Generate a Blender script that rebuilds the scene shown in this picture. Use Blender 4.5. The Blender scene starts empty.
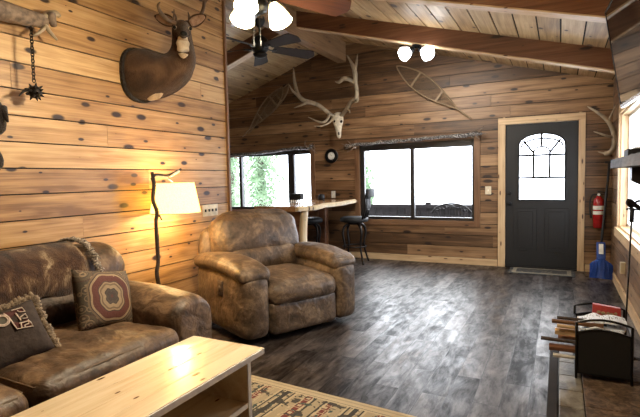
import bpy, bmesh, math, random
import numpy as np
from mathutils import Vector, Matrix, noise
random.seed(7)
PI = math.pi
col = bpy.context.scene.collection
scene = bpy.context.scene

# ---------------------------------------------------------------- camera
F = 472.0; CX = 320.0; CY = 208.5; H = 1.35
yv = np.array([560-CX, -(174-CY), -F]); yv /= np.linalg.norm(yv)
xv = -np.array([-611-CX, -(198.7-CY), -F]); xv /= np.linalg.norm(xv)
xv = xv - yv*xv.dot(yv); xv /= np.linalg.norm(xv)
zv = np.cross(xv, yv)
RW = np.array([xv, yv, zv])
cd = bpy.data.cameras.new('camera'); cam = bpy.data.objects.new('camera', cd); col.objects.link(cam)
cd.sensor_fit = 'HORIZONTAL'; cd.sensor_width = 36.0; cd.lens = 36.0*F/640.0; cd.clip_start = 0.05
cam.matrix_world = Matrix.Translation((0, 0, H)) @ Matrix([list(r) for r in RW]).to_4x4()
scene.camera = cam

def at(ax, val, px, py):
    """world point where the photo's pixel meets the plane axis=val"""
    d = RW @ np.array([px-CX, -(py-CY), -F])
    o = np.array([0, 0, H]); t = (val-o[ax])/d[ax]
    return Vector(o+d*t)

# ---------------------------------------------------------------- materials
def new_mat(name):
    m = bpy.data.materials.new(name); m.use_nodes = True
    nt = m.node_tree
    return m, nt, nt.nodes['Principled BSDF']
def N(nt, t, **k):
    n = nt.nodes.new(t)
    for a, b in k.items():
        if a in n.inputs: n.inputs[a].default_value = b
        else: setattr(n, a, b)
    return n
def ramp(nt, stops, fac=None, interp='LINEAR'):
    r = nt.nodes.new('ShaderNodeValToRGB'); cr = r.color_ramp; cr.interpolation = interp
    while len(cr.elements) < len(stops): cr.elements.new(0.5)
    for e, (p, c) in zip(cr.elements, stops):
        e.position = p; e.color = (*c, 1) if len(c) == 3 else c
    if fac is not None: nt.links.new(fac, r.inputs['Fac'])
    return r
def mixc(nt, a, b, fac, mode='MIX'):
    n = nt.nodes.new('ShaderNodeMix'); n.data_type = 'RGBA'; n.blend_type = mode
    for s, v in ((n.inputs[6], a), (n.inputs[7], b), (n.inputs[0], fac)):
        if hasattr(v, 'links'): nt.links.new(v, s)
        elif isinstance(v, (int, float)): s.default_value = v
        else: s.default_value = (*v, 1)
    return n.outputs[2]
def math_(nt, op, a, b=0.0, c=0.0):
    n = nt.nodes.new('ShaderNodeMath'); n.operation = op
    for s, v in zip(n.inputs, (a, b, c)):
        if hasattr(v, 'links'): nt.links.new(v, s)
        else: s.default_value = v
    return n.outputs[0]
def coords(nt, scale=(1, 1, 1), loc=(0, 0, 0), kind='Object', rot=(0, 0, 0)):
    tc = nt.nodes.new('ShaderNodeTexCoord'); mp = nt.nodes.new('ShaderNodeMapping')
    mp.inputs['Scale'].default_value = scale; mp.inputs['Location'].default_value = loc
    mp.inputs['Rotation'].default_value = rot
    nt.links.new(tc.outputs[kind], mp.inputs['Vector'])
    return mp.outputs['Vector']
def noise_tex(nt, vec, scale=5, detail=4, rough=.5, dist=0.0):
    n = N(nt, 'ShaderNodeTexNoise'); n.inputs['Scale'].default_value = scale
    n.inputs['Detail'].default_value = detail; n.inputs['Roughness'].default_value = rough
    n.inputs['Distortion'].default_value = dist
    if vec is not None: nt.links.new(vec, n.inputs['Vector'])
    return n.outputs['Fac']
def bump(nt, bs, h, strength=.3, dist=.01):
    b = nt.nodes.new('ShaderNodeBump'); b.inputs['Strength'].default_value = strength
    b.inputs['Distance'].default_value = dist
    nt.links.new(h, b.inputs['Height']); nt.links.new(b.outputs['Normal'], bs.inputs['Normal'])

def simple(name, c, rough=.5, metal=0.0, var=.15, nscale=20, bmp=0.0):
    m, nt, bs = new_mat(name)
    f = noise_tex(nt, coords(nt), nscale, 3)
    r = ramp(nt, [(.3, tuple(x*(1-var) for x in c)), (.7, tuple(min(1, x*(1+var)) for x in c))], f)
    nt.links.new(r.outputs[0], bs.inputs['Base Color'])
    bs.inputs['Roughness'].default_value = rough; bs.inputs['Metallic'].default_value = metal
    if bmp: bump(nt, bs, f, bmp, .01)
    return m
def emissive(name, c, strength, base=(.9, .9, .85)):
    m, nt, bs = new_mat(name)
    f = noise_tex(nt, coords(nt), 8, 1)
    r = ramp(nt, [(.2, tuple(x*.93 for x in c)), (.8, c)], f)
    bs.inputs['Base Color'].default_value = (*base, 1)
    nt.links.new(r.outputs[0], bs.inputs['Emission Color']); bs.inputs['Emission Strength'].default_value = strength
    return m

def wood(name, along, dark, mid, light, knot=(.05, .02, .008), rough=.45, var=.5, across=22, knots=.16, kden=(2.2, 7.0), bleach=None, gloss=.5, bmp=.25):
    """boards running along axis 0/1/2; attribute rnd (one value per board) shifts tone and figure"""
    m, nt, bs = new_mat(name)
    tc = nt.nodes.new('ShaderNodeTexCoord')
    at_ = nt.nodes.new('ShaderNodeAttribute'); at_.attribute_name = 'rnd'
    off = nt.nodes.new('ShaderNodeVectorMath'); off.operation = 'SCALE'; off.inputs['Scale'].default_value = 37.0
    nt.links.new(at_.outputs['Vector'], off.inputs[0])
    add = nt.nodes.new('ShaderNodeVectorMath'); add.operation = 'ADD'
    nt.links.new(tc.outputs['Object'], add.inputs[0]); nt.links.new(off.outputs[0], add.inputs[1])
    def mapped(sa, sc):
        mp = nt.nodes.new('ShaderNodeMapping'); s = [sc]*3; s[along] = sa
        mp.inputs['Scale'].default_value = s
        nt.links.new(add.outputs[0], mp.inputs['Vector']); return mp.outputs['Vector']
    # knots: sparse voronoi cells
    vo = N(nt, 'ShaderNodeTexVoronoi', voronoi_dimensions='2D'); vo.inputs['Scale'].default_value = 1.0
    s3 = nt.nodes.new('ShaderNodeSeparateXYZ'); nt.links.new(add.outputs[0], s3.inputs[0])
    o1, o2 = [i for i in range(3) if i != along]
    c3 = nt.nodes.new('ShaderNodeCombineXYZ')
    nt.links.new(math_(nt, 'MULTIPLY', s3.outputs[along], kden[0]), c3.inputs[0])
    nt.links.new(math_(nt, 'MULTIPLY', math_(nt, 'ADD', s3.outputs[o1], s3.outputs[o2]), kden[1]), c3.inputs[1])
    nt.links.new(c3.outputs[0], vo.inputs['Vector'])
    sep = nt.nodes.new('ShaderNodeSeparateColor'); nt.links.new(vo.outputs['Color'], sep.inputs[0])
    size = math_(nt, 'MULTIPLY', math_(nt, 'MAXIMUM', math_(nt, 'SUBTRACT', math_(nt, 'MULTIPLY', math_(nt, 'POWER', sep.outputs[0], 1.6), 1.5), .42), .0), knots)
    kn = math_(nt, 'DIVIDE', vo.outputs['Distance'], math_(nt, 'MAXIMUM', size, .001))
    kr = ramp(nt, [(.6, (1, 1, 1)), (.85, (.45, .45, .45)), (1.0, (0, 0, 0))], kn)
    halo = ramp(nt, [(.0, (1, 1, 1)), (.5, (0, 0, 0))], vo.outputs['Distance'])
    g1 = noise_tex(nt, mapped(1.1, across), 1.0, 6, .6, .8)
    g2 = noise_tex(nt, mapped(2.5, across*4), 1.0, 3, .6, .2)
    big = noise_tex(nt, mapped(.6, 3.0), 1.0, 2, .5)
    g = math_(nt, 'ADD', math_(nt, 'MULTIPLY', g1, .8), math_(nt, 'MULTIPLY', g2, .3))
    g = math_(nt, 'ADD', g, math_(nt, 'SUBTRACT', math_(nt, 'MULTIPLY', big, .45), .20))
    sr = nt.nodes.new('ShaderNodeSeparateColor'); nt.links.new(at_.outputs['Color'], sr.inputs[0])
    tone = math_(nt, 'MULTIPLY', math_(nt, 'SUBTRACT', sr.outputs[0], .5), var*.5)
    g = math_(nt, 'ADD', g, tone)
    g = math_(nt, 'SUBTRACT', g, math_(nt, 'MULTIPLY', halo.outputs[0], .08))
    r = ramp(nt, [(.33, dark), (.55, mid), (.82, light)], g)
    c = mixc(nt, r.outputs[0], knot, kr.outputs[0])
    nt.links.new(c, bs.inputs['Base Color'])
    bs.inputs['Roughness'].default_value = rough
    bs.inputs['Specular IOR Level'].default_value = gloss
    bump(nt, bs, math_(nt, 'ADD', g2, g1), bmp, .003)
    return m

def suede(name, dark, mid, light, scale=7, rough=.62):
    m, nt, bs = new_mat(name)
    v = coords(nt)
    a = noise_tex(nt, v, scale, 5, .62, .6); b = noise_tex(nt, v, scale*5, 3, .6)
    g = math_(nt, 'ADD', math_(nt, 'MULTIPLY', a, .75), math_(nt, 'MULTIPLY', b, .25))
    r = ramp(nt, [(.36, dark), (.52, mid), (.68, light)], g)
    nt.links.new(r.outputs[0], bs.inputs['Base Color'])
    bs.inputs['Roughness'].default_value = rough
    bs.inputs['Specular IOR Level'].default_value = .45
    bs.inputs['Sheen Weight'].default_value = .06; bs.inputs['Sheen Tint'].default_value = (.9, .7, .5, 1)
    w = noise_tex(nt, coords(nt, (1, 1, 1)), 9, 3, .5, 1.2)
    bump(nt, bs, math_(nt, 'ADD', w, math_(nt, 'MULTIPLY', b, .2)), .45, .03)
    return m

def glass_mat(name, tint=(1, 1, 1), spec=.08):
    m = bpy.data.materials.new(name); m.use_nodes = True; nt = m.node_tree; nt.nodes.clear()
    o = N(nt, 'ShaderNodeOutputMaterial'); mx = N(nt, 'ShaderNodeMixShader')
    tr = N(nt, 'ShaderNodeBsdfTransparent'); tr.inputs[0].default_value = (*tint, 1)
    gl = N(nt, 'ShaderNodeBsdfGlossy'); gl.inputs['Roughness'].default_value = .02
    fr = N(nt, 'ShaderNodeFresnel'); fr.inputs['IOR'].default_value = 1.16
    nt.links.new(math_(nt, 'MINIMUM', fr.outputs[0], .10), mx.inputs[0]); nt.links.new(tr.outputs[0], mx.inputs[1]); nt.links.new(gl.outputs[0], mx.inputs[2])
    nt.links.new(mx.outputs[0], o.inputs[0]); return m

M = {}
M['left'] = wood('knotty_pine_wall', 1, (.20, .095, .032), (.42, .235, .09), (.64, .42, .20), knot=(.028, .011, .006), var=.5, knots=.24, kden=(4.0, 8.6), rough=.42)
M['far'] = wood('shaded_pine_wall', 0, (.062, .029, .011), (.165, .084, .036), (.34, .20, .098), knot=(.02, .009, .005), var=.8, knots=.24, kden=(3.0, 8.0), rough=.5)  # same pine as the left wall, with backlit shade darkened into its colours
M['right'] = wood('dark_pine_side', 1, (.085, .042, .02), (.185, .102, .052), (.32, .205, .112), knot=(.03, .012, .006), var=.6, knots=.24, kden=(3.0, 8.0), rough=.5)  # pine in a darker brown than the left wall
M['ceil'] = wood('pine_ceiling', 1, (.22, .13, .055), (.40, .255, .12), (.60, .43, .23), knot=(.05, .02, .01), var=.4, knots=.26, kden=(3.4, 7.0), rough=.5)
M['beam'] = wood('stained_beam', 0, (.075, .026, .012), (.15, .060, .027), (.24, .12, .06), knot=(.02, .008, .005), var=.2, knots=.2, kden=(2.2, 9.0), rough=.42)
M['ridge'] = wood('ridge_pine', 1, (.17, .09, .042), (.29, .17, .085), (.42, .27, .15), var=.3, knots=.14, kden=(2.2, 9.0))
M['trim_x'] = wood('pine_trim_x', 0, (.36, .22, .11), (.52, .35, .19), (.68, .49, .29), knot=(.09, .04, .02), var=.1, knots=.14, kden=(4, 14))
M['trim_z'] = wood('pine_trim_z', 2, (.36, .22, .11), (.52, .35, .19), (.68, .49, .29), knot=(.09, .04, .02), var=.1, knots=.16, kden=(4, 14))
M['trim_y'] = wood('pine_trim_y', 1, (.36, .22, .11), (.52, .35, .19), (.68, .49, .29), knot=(.09, .04, .02), var=.1, knots=.14, kden=(4, 14))
M['dtrim_x'] = wood('brown_trim_x', 0, (.10, .045, .02), (.17, .085, .04), (.26, .14, .07), knot=(.03, .012, .006), var=.1, knots=.1)
M['dtrim_z'] = wood('brown_trim_z', 2, (.10, .045, .02), (.17, .085, .04), (.26, .14, .07), knot=(.03, .012, .006), var=.1, knots=.1)
M['table'] = wood('clear_pine_top', 1, (.56, .42, .26), (.70, .56, .38), (.80, .69, .52), knot=(.11, .05, .025), var=.12, knots=.15, kden=(4.2, 11), rough=.22, gloss=.6, bmp=.08, across=14)
M['table_edge'] = simple('painted_cream_edge', (.90, .88, .83), .35)
M['slab'] = wood('live_edge_slab', 1, (.20, .09, .04), (.32, .16, .07), (.45, .25, .12), var=.1, rough=.18, gloss=.7, bmp=.05)
M['slab_edge'] = wood('pale_sapwood', 2, (.42, .32, .19), (.60, .48, .31), (.72, .62, .45), var=.1, rough=.4)
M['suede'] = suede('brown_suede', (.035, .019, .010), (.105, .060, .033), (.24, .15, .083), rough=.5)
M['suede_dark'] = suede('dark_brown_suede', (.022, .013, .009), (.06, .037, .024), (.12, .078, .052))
M['suede_r'] = suede('recliner_suede', (.032, .020, .013), (.098, .063, .040), (.24, .165, .105), scale=7, rough=.5)
M['seam'] = simple('brown_thread', (.13, .085, .05), .7)
M['black'] = simple('black_metal', (.012, .012, .013), .38, .6)
M['black_matte'] = simple('black_plastic', (.0025, .0025, .003), .65)
M['iron'] = simple('iron', (.02, .017, .016), .5, .8)
M['bark'] = simple('dark_branch', (.035, .02, .012), .7, 0, .5, 30, .6)
M['antler'] = simple('antler', (.30, .235, .155), .5, 0, .35, 14, .3)
M['antler_dark'] = simple('antler_dark', (.11, .065, .035), .5, 0, .4, 14, .3)
M['bone'] = simple('bone', (.66, .58, .45), .5, 0, .25, 22, .3)
M['white'] = simple('white_plastic', (.75, .73, .66), .4)
M['cream'] = simple('cream_plastic', (.62, .52, .36), .4)
M['red'] = simple('red_paint', (.30, .010, .010), .25)
M['blue'] = simple('blue_plastic', (.008, .045, .24), .4, 0, .1)
M['rust'] = simple('red_box', (.42, .045, .035), .5, 0, .25, 25)
M['glass'] = glass_mat('window_glass')
M['doorp'] = simple('charcoal_door', (.0065, .006, .0065), .5, 0, .15, 60, .05)
M['frame_dark'] = simple('dark_window_frame', (.018, .014, .013), .4)
M['snow'] = simple('snow', (.85, .87, .9), .9, 0, .05, 2, .2)
M['brownwood'] = simple('deck_wood', (.012, .008, .008), .9, 0, .4, 8)
M['grey_log'] = simple('weathered_log', (.17, .12, .085), .8, 0, .5, 26, .8)
M['leather'] = simple('rawhide_lacing', (.13, .085, .045), .7, 0, .3, 40)
M['ashframe'] = simple('bent_ash', (.24, .16, .085), .5, 0, .2, 14)
M['ashdark'] = simple('dark_bent_ash', (.19, .125, .07), .5, 0, .2, 14)
M['bulb'] = emissive('cool_bulb', (.93, .96, 1.0), 22)
M['shade_fan'] = emissive('warm_frosted_shade', (1.0, .78, .40), 9)

def floor_mat():
    m, nt, bs = new_mat('weathered_vinyl_plank')
    v = coords(nt, (1, 1, 1), (0, 0, 0), rot=(0, 0, PI/2))
    br = N(nt, 'ShaderNodeTexBrick'); br.offset = .37; br.squash = 1
    br.inputs['Color1'].default_value = (0, 0, 0, 1); br.inputs['Color2'].default_value = (1, 1, 1, 1)
    br.inputs['Mortar'].default_value = (.5, .5, .5, 1); br.inputs['Scale'].default_value = 1
    br.inputs['Mortar Size'].default_value = .0022; br.inputs['Brick Width'].default_value = .95; br.inputs['Row Height'].default_value = .152
    br.inputs['Mortar Smooth'].default_value = .1
    nt.links.new(v, br.inputs['Vector'])
    rnd = N(nt, 'ShaderNodeRGBToBW'); nt.links.new(br.outputs['Color'], rnd.inputs[0])
    shift = N(nt, 'ShaderNodeVectorMath', operation='SCALE'); shift.inputs['Scale'].default_value = 31
    nt.links.new(br.outputs['Color'], shift.inputs[0])
    vs = coords(nt, (11, 3.2, 1)); add = N(nt, 'ShaderNodeVectorMath', operation='ADD')
    nt.links.new(vs, add.inputs[0]); nt.links.new(shift.outputs[0], add.inputs[1])
    g = noise_tex(nt, add.outputs[0], 1.0, 6, .65, 1.0)
    vs2 = coords(nt, (60, 6, 1)); g2 = noise_tex(nt, vs2, 1.0, 3, .6)
    t = math_(nt, 'ADD', math_(nt, 'MULTIPLY', g, .62), math_(nt, 'MULTIPLY', g2, .18))
    t = math_(nt, 'ADD', t, math_(nt, 'MULTIPLY', rnd.outputs[0], .13))
    vb = coords(nt, (9, 3.2, 1)); ab = N(nt, 'ShaderNodeVectorMath', operation='ADD'); nt.links.new(vb, ab.inputs[0]); nt.links.new(shift.outputs[0], ab.inputs[1])
    bl = noise_tex(nt, ab.outputs[0], 1.0, 5, .7, .4); t = math_(nt, 'ADD', t, math_(nt, 'MULTIPLY', math_(nt, 'SUBTRACT', bl, .5), .35))
    r = ramp(nt, [(.34, (.006, .004, .0035)), (.46, (.024, .017, .014)), (.57, (.066, .051, .046)), (.70, (.16, .135, .125))], t)
    c = mixc(nt, r.outputs[0], (.006, .005, .005), br.outputs['Fac'])
    nt.links.new(c, bs.inputs['Base Color'])
    rr = ramp(nt, [(.34, (.50,)*3), (.50, (.40,)*3), (.66, (.30,)*3)], bl)
    sp_r = ramp(nt, [(.36, (.15,)*3), (.60, (.85,)*3)], t); nt.links.new(sp_r.outputs[0], bs.inputs['Specular IOR Level']); nt.links.new(rr.outputs[0], bs.inputs['Roughness'])
    bump(nt, bs, math_(nt, 'SUBTRACT', math_(nt, 'MULTIPLY', bl, .35), br.outputs['Fac']), .2, .003)
    return m
M['gap'] = simple('dark_gap_shade', (.012, .009, .007), .9)  # near-black backing colour stands in for the shade in board gaps
M['floor'] = floor_mat()

def stone(name, cols, scale=6, rough=.5):
    m, nt, bs = new_mat(name)
    v = coords(nt); a = noise_tex(nt, v, scale, 8, .65, .8)
    r = ramp(nt, cols, a); nt.links.new(r.outputs[0], bs.inputs['Base Color'])
    bs.inputs['Roughness'].default_value = rough; bump(nt, bs, a, .5, .01); return m
M['tile'] = stone('slate_tile', [(.36, (.05, .035, .02)), (.5, (.14, .12, .09)), (.62, (.26, .24, .20))], 5, .4)
M['slate'] = stone('brown_slate', [(.38, (.035, .022, .014)), (.52, (.10, .062, .038)), (.66, (.19, .13, .085))], 22, .6)

def fur(name, stops, scale=9, stretch=(1, 1, 1), bs_=.9):
    m, nt, bs = new_mat(name)
    a = noise_tex(nt, coords(nt, stretch), scale, 3, .5, .6)
    hairs = noise_tex(nt, coords(nt, (26, 26, 5)), 6, 4, .7)
    g = math_(nt, 'ADD', math_(nt, 'MULTIPLY', a, .75), math_(nt, 'MULTIPLY', hairs, .25))
    r = ramp(nt, stops, g); nt.links.new(r.outputs[0], bs.inputs['Base Color'])
    bs.inputs['Roughness'].default_value = bs_; bs.inputs['Sheen Weight'].default_value = .15
    bs.inputs['Specular IOR Level'].default_value = .2
    bump(nt, bs, hairs, .7, .02); return m
M['hide'] = fur('hide_throw', [(.38, (.013, .005, .003)), (.48, (.05, .021, .010)), (.57, (.10, .052, .026)), (.62, (.24, .165, .095)), (.70, (.45, .35, .23))], 4.5, (1.2, 2.2, 1.6))
M['fringe'] = fur('braided_fringe', [(.4, (.10, .07, .05)), (.55, (.32, .26, .20)), (.65, (.60, .52, .42))], 60)
M['tan_fringe'] = fur('tan_fringe', [(.35, (.12, .08, .05)), (.6, (.33, .245, .16))], 30)
M['deer'] = fur('deer_fur', [(.35, (.028, .013, .006)), (.52, (.072, .035, .016)), (.68, (.13, .070, .034))], 6)
M['deer_pale'] = fur('deer_pale_fur', [(.35, (.42, .30, .18)), (.6, (.66, .52, .36))], 9)
M['ear_in'] = fur('ear_inner_fur', [(.35, (.22, .11, .06)), (.6, (.42, .25, .15))], 20)
M['dark_fur'] = fur('dark_fur', [(.35, (.005, .003, .002)), (.7, (.022, .012, .008))], 10)

# ---------------------------------------------------------------- mesh helpers
class MB:
    def __init__(s):
        s.bm = bmesh.new(); s.rl = s.bm.verts.layers.float_color.new('rnd')
    def mark(s, verts, r=None):
        r = r or (random.random(), random.random(), random.random(), 1)
        for v in verts: v[s.rl] = r
    def box(s, c, size, rot=None, taper=None):
        g = bmesh.ops.create_cube(s.bm, size=1.0)['verts']
        m = Matrix.Translation(Vector(c)) @ (rot.to_4x4() if rot else Matrix()) @ Matrix.Diagonal((*size, 1))
        bmesh.ops.transform(s.bm, matrix=m, verts=g); s.mark(g); return g
    def span(s, x0, x1, y0, y1, z0, z1):
        return s.box(((x0+x1)/2, (y0+y1)/2, (z0+z1)/2), (abs(x1-x0), abs(y1-y0), abs(z1-z0)))
    def rbox(s, c, size, r, n=8, bulge=(0, 0, 0), rot=None, warp=None):
        tmp = bmesh.new(); bmesh.ops.create_cube(tmp, size=2.0)
        bmesh.ops.subdivide_edges(tmp, edges=tmp.edges[:], cuts=n, use_grid_fill=True)
        h = Vector(size)/2; vmap = {}
        rm = rot.to_4x4() if rot else Matrix()
        mat = Matrix.Translation(Vector(c)) @ rm
        new = []
        for v in tmp.verts:
            u = v.co.copy()
            # denser near the edges
            u = Vector([math.copysign(1-(1-abs(k))**1.5, k) if abs(k) < 1 else k for k in u])
            p = Vector([u[i]*h[i] for i in range(3)])
            rr = min(r, *h)
            inner = Vector([max(-h[i]+rr, min(h[i]-rr, p[i])) for i in range(3)])
            d = p-inner
            if d.length > 1e-9: p = inner+d.normalized()*rr
            for i in range(3):
                j, k = (i+1) % 3, (i+2) % 3
                p[i] += bulge[i]*u[i]*(1-u[j]**2)*(1-u[k]**2)
            if warp: p = warp(p, u)
            nv = s.bm.verts.new(mat @ p); vmap[v] = nv; new.append(nv)
        for f in tmp.faces: s.bm.faces.new([vmap[v] for v in f.verts])
        tmp.free(); s.mark(new); return new
    def ring(s, pts): return [s.bm.verts.new(p) for p in pts]
    def loft(s, rings, cap=True, closed=True):
        rs = [s.ring(r) for r in rings]
        for a, b in zip(rs, rs[1:]):
            n = len(a)
            for i in range(n if closed else n-1):
                j = (i+1) % n
                s.bm.faces.new((a[i], a[j], b[j], b[i]))
        if cap:
            s.bm.faces.new(rs[0][::-1]); s.bm.faces.new(rs[-1])
        allv = [v for r in rs for v in r]; s.mark(allv); return rs
    def tube(s, pts, rad, n=8, flat=None, smoothn=0):
        pts = [Vector(p) for p in pts]
        if not isinstance(rad, (list, tuple)): rad = [rad]*len(pts)
        rad = list(rad)
        if smoothn:
            P2, R2 = [], []
            m = len(pts)
            for i in range(m-1):
                p0, p1, p2, p3 = pts[max(i-1, 0)], pts[i], pts[i+1], pts[min(i+2, m-1)]
                for k in range(smoothn):
                    t = k/smoothn
                    P2.append(.5*((2*p1)+(p2-p0)*t+(2*p0-5*p1+4*p2-p3)*t*t+(3*p1-p0-3*p2+p3)*t**3))
                    R2.append(rad[i]*(1-t)+rad[i+1]*t)
            pts = P2+[pts[-1]]; rad = R2+[rad[-1]]
        rings = []; up = None
        for i, p in enumerate(pts):
            d = (pts[min(i+1, len(pts)-1)]-pts[max(i-1, 0)]).normalized()
            if up is None:
                up = Vector((0, 0, 1)) if abs(d.z) < .9 else Vector((1, 0, 0))
            a = d.cross(up)
            if a.length < 1e-6: a = d.orthogonal()
            a.normalize(); b = a.cross(d).normalized(); up = b
            rings.append([p+(a*math.cos(2*PI*k/n)+b*math.sin(2*PI*k/n)*(flat or 1))*rad[i] for k in range(n)])
        return s.loft(rings)
    def lathe(s, prof, c=(0, 0, 0), n=20, rot=None, cap=True):
        """profile of (radius, height)"""
        c = Vector(c); rm = rot or Matrix.Identity(3)
        rings = [[c+rm @ Vector((max(r, .0004)*math.cos(2*PI*k/n), max(r, .0004)*math.sin(2*PI*k/n), z)) for k in range(n)] for r, z in prof]
        return s.loft(rings, cap)
    def prism(s, poly, off):
        """extrude a polygon (3d points) by vector off"""
        off = Vector(off)
        return s.loft([[Vector(p) for p in poly], [Vector(p)+off for p in poly]])
    def sphere(s, c, r, scale=(1, 1, 1), seg=16):
        g = bmesh.ops.create_uvsphere(s.bm, u_segments=seg, v_segments=max(6, seg//2), radius=r)['verts']
        bmesh.ops.transform(s.bm, matrix=Matrix.Translation(Vector(c)) @ Matrix.Diagonal((*scale, 1)), verts=g); s.mark(g); return g
    def cut(s, co, no):
        """keep the side below the plane"""
        g = s.bm.verts[:]+s.bm.edges[:]+s.bm.faces[:]
        bmesh.ops.bisect_plane(s.bm, geom=g, plane_co=co, plane_no=no, clear_outer=True)
    def build(s, name, mat, parent=None, smooth=False, bevel=0, subsurf=0, origin=None, angle=None):
        bmesh.ops.recalc_face_normals(s.bm, faces=s.bm.faces[:])
        me = bpy.data.meshes.new(name)
        if origin is not None:
            bmesh.ops.translate(s.bm, vec=-Vector(origin), verts=s.bm.verts[:])
        s.bm.to_mesh(me); s.bm.free()
        o = bpy.data.objects.new(name, me); col.objects.link(o)
        if origin is not None: o.location = origin
        me.materials.append(mat)
        if smooth:
            for p in me.polygons: p.use_smooth = True
            if angle:
                me.set_sharp_from_angle(angle=angle)
        if bevel:
            b = o.modifiers.new('bevel', 'BEVEL'); b.width = bevel; b.segments = 2; b.limit_method = 'ANGLE'
        if subsurf:
            b = o.modifiers.new('subd', 'SUBSURF'); b.levels = subsurf; b.render_levels = subsurf
        if parent is not None:
            o.parent = parent
        return o

def thing(name, label, cat, loc=(0, 0, 0), rz=0, group=None):
    o = bpy.data.objects.new(name, None); col.objects.link(o); o.empty_display_size = .1
    o.location = loc; o.rotation_euler = (0, 0, rz)
    o['label'] = label; o['category'] = cat
    if group: o['group'] = group
    return o
def tag(o, label, cat, group=None, kind=None):
    o['label'] = label; o['category'] = cat
    if group: o['group'] = group
    if kind: o['kind'] = kind
    return o
def struct(o, label=None):
    o['kind'] = 'structure'
    if label: o['label'] = label
    return o
def copy_tree(o, parent=None):
    c = o.copy(); col.objects.link(c); c.parent = parent
    for ch in o.children: copy_tree(ch, c)
    return c
def rotx(a): return Matrix.Rotation(a, 3, 'X')
def roty(a): return Matrix.Rotation(a, 3, 'Y')
def rotz(a): return Matrix.Rotation(a, 3, 'Z')

# ---------------------------------------------------------------- the room
XL, XR, YF, YB, XN, YN = -3.2, .62, 7.4, -2.2, -6.9, 4.1
S0, S1, RX, RZ = .278, .345, -3.28, 3.655
def ceil_z(x): return RZ-S0*(x-RX) if x > RX else RZ-S1*(RX-x)
PITCH = .174

def plank_wall(name, mat, axis, plane, inward, a0, a1, z0, z1, holes=(), thick=.14, label=None, seglen=2.6, z_phase=0.0, cuts=()):
    """axis: 0 wall runs along X at y=plane, 1 wall runs along Y at x=plane; inward = sign of the room side"""
    mb = MB(); main = mb; bk = MB()
    def add(a, b, p, q, d0, d1, mb=None):
        mb = mb or main
        if b-a < .004 or q-p < .004: return
        if axis == 0: mb.span(a, b, plane+inward*d0, plane+inward*d1, p, q)
        else: mb.span(plane+inward*d0, plane+inward*d1, a, b, p, q)
    # backing with holes
    cutsz = sorted({z0, z1, *[h[2] for h in holes], *[h[3] for h in holes]})
    for p, q in zip(cutsz, cutsz[1:]):
        a = a0
        for h in sorted(holes):
            if h[2] < q-1e-6 and h[3] > p+1e-6:
                add(a, h[0], p, q, -thick, -.02, bk); a = h[1]
        add(a, a1, p, q, -thick, -.02, bk)
    # boards, each split at random butt joints
    k = 0; z = z0-z_phase
    while z < z1:
        p, q = max(z, z0), min(z+PITCH-.009, z1)
        joints = [a0]; a = a0-random.random()*seglen
        while a < a1:
            a += seglen*(.6+random.random()*.8)
            if a0+.3 < a < a1-.3: joints.append(a)
        joints.append(a1)
        for j0, j1 in zip(joints, joints[1:]):
            r = (random.random(), random.random(), random.random(), 1)
            bands = [(p, q)]
            zs = sorted({p, q, *[e for h in holes for e in (h[2], h[3]) if p < e < q]})
            for pp, qq in zip(zs, zs[1:]):
                a = j0
                for h in sorted(holes):
                    if h[2] < qq-1e-6 and h[3] > pp+1e-6 and h[1] > j0 and h[0] < j1:
                        n0 = len(mb.bm.verts); add(a, min(h[0], j1), pp, qq, -.02, 0)
                        mb.bm.verts.ensure_lookup_table(); mb.mark(mb.bm.verts[n0:], r); a = max(a, h[1])
                if a < j1:
                    n0 = len(mb.bm.verts); add(a+.001, j1-.001, pp, qq, -.02, 0)
                    mb.bm.verts.ensure_lookup_table(); mb.mark(mb.bm.verts[n0:], r)
        z += PITCH
    for co, no in cuts: mb.cut(co, no); bk.cut(co, no)
    o = mb.build(name, mat); struct(o, label); bk.build('sheathing', M['gap'], o); return o

# openings
W1 = (-5.99, -3.93, .80, 1.88); W2 = (-3.0, -1.15, .665, 1.90); DR = (-.73, .235, 0, 2.09)
W3 = (4.55, 6.40, .72, 2.02)
roofcuts = [((RX, 0, RZ+.0), (S0, 0, 1)), ((RX, 0, RZ+.0), (-S1, 0, 1))]
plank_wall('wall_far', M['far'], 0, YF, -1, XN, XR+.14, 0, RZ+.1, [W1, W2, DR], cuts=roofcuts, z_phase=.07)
plank_wall('wall_left', M['left'], 1, XL, 1, YB, YN, 0, 3.66, z_phase=.098, seglen=3.2, cuts=[((RX, 0, RZ-.0), (S0, 0, 1))])
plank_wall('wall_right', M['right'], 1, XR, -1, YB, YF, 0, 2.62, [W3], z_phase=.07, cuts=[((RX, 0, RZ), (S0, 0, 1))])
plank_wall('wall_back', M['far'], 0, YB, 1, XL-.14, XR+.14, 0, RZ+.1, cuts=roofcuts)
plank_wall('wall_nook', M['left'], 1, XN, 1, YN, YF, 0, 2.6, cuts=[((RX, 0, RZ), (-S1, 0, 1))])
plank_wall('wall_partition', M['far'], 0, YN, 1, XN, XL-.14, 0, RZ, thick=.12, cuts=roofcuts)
mb = MB(); mb.span(XN-.2, XR+.2, YB-.2, YF+.16, -.12, 0); struct(mb.build('floor', M['floor']))
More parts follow.
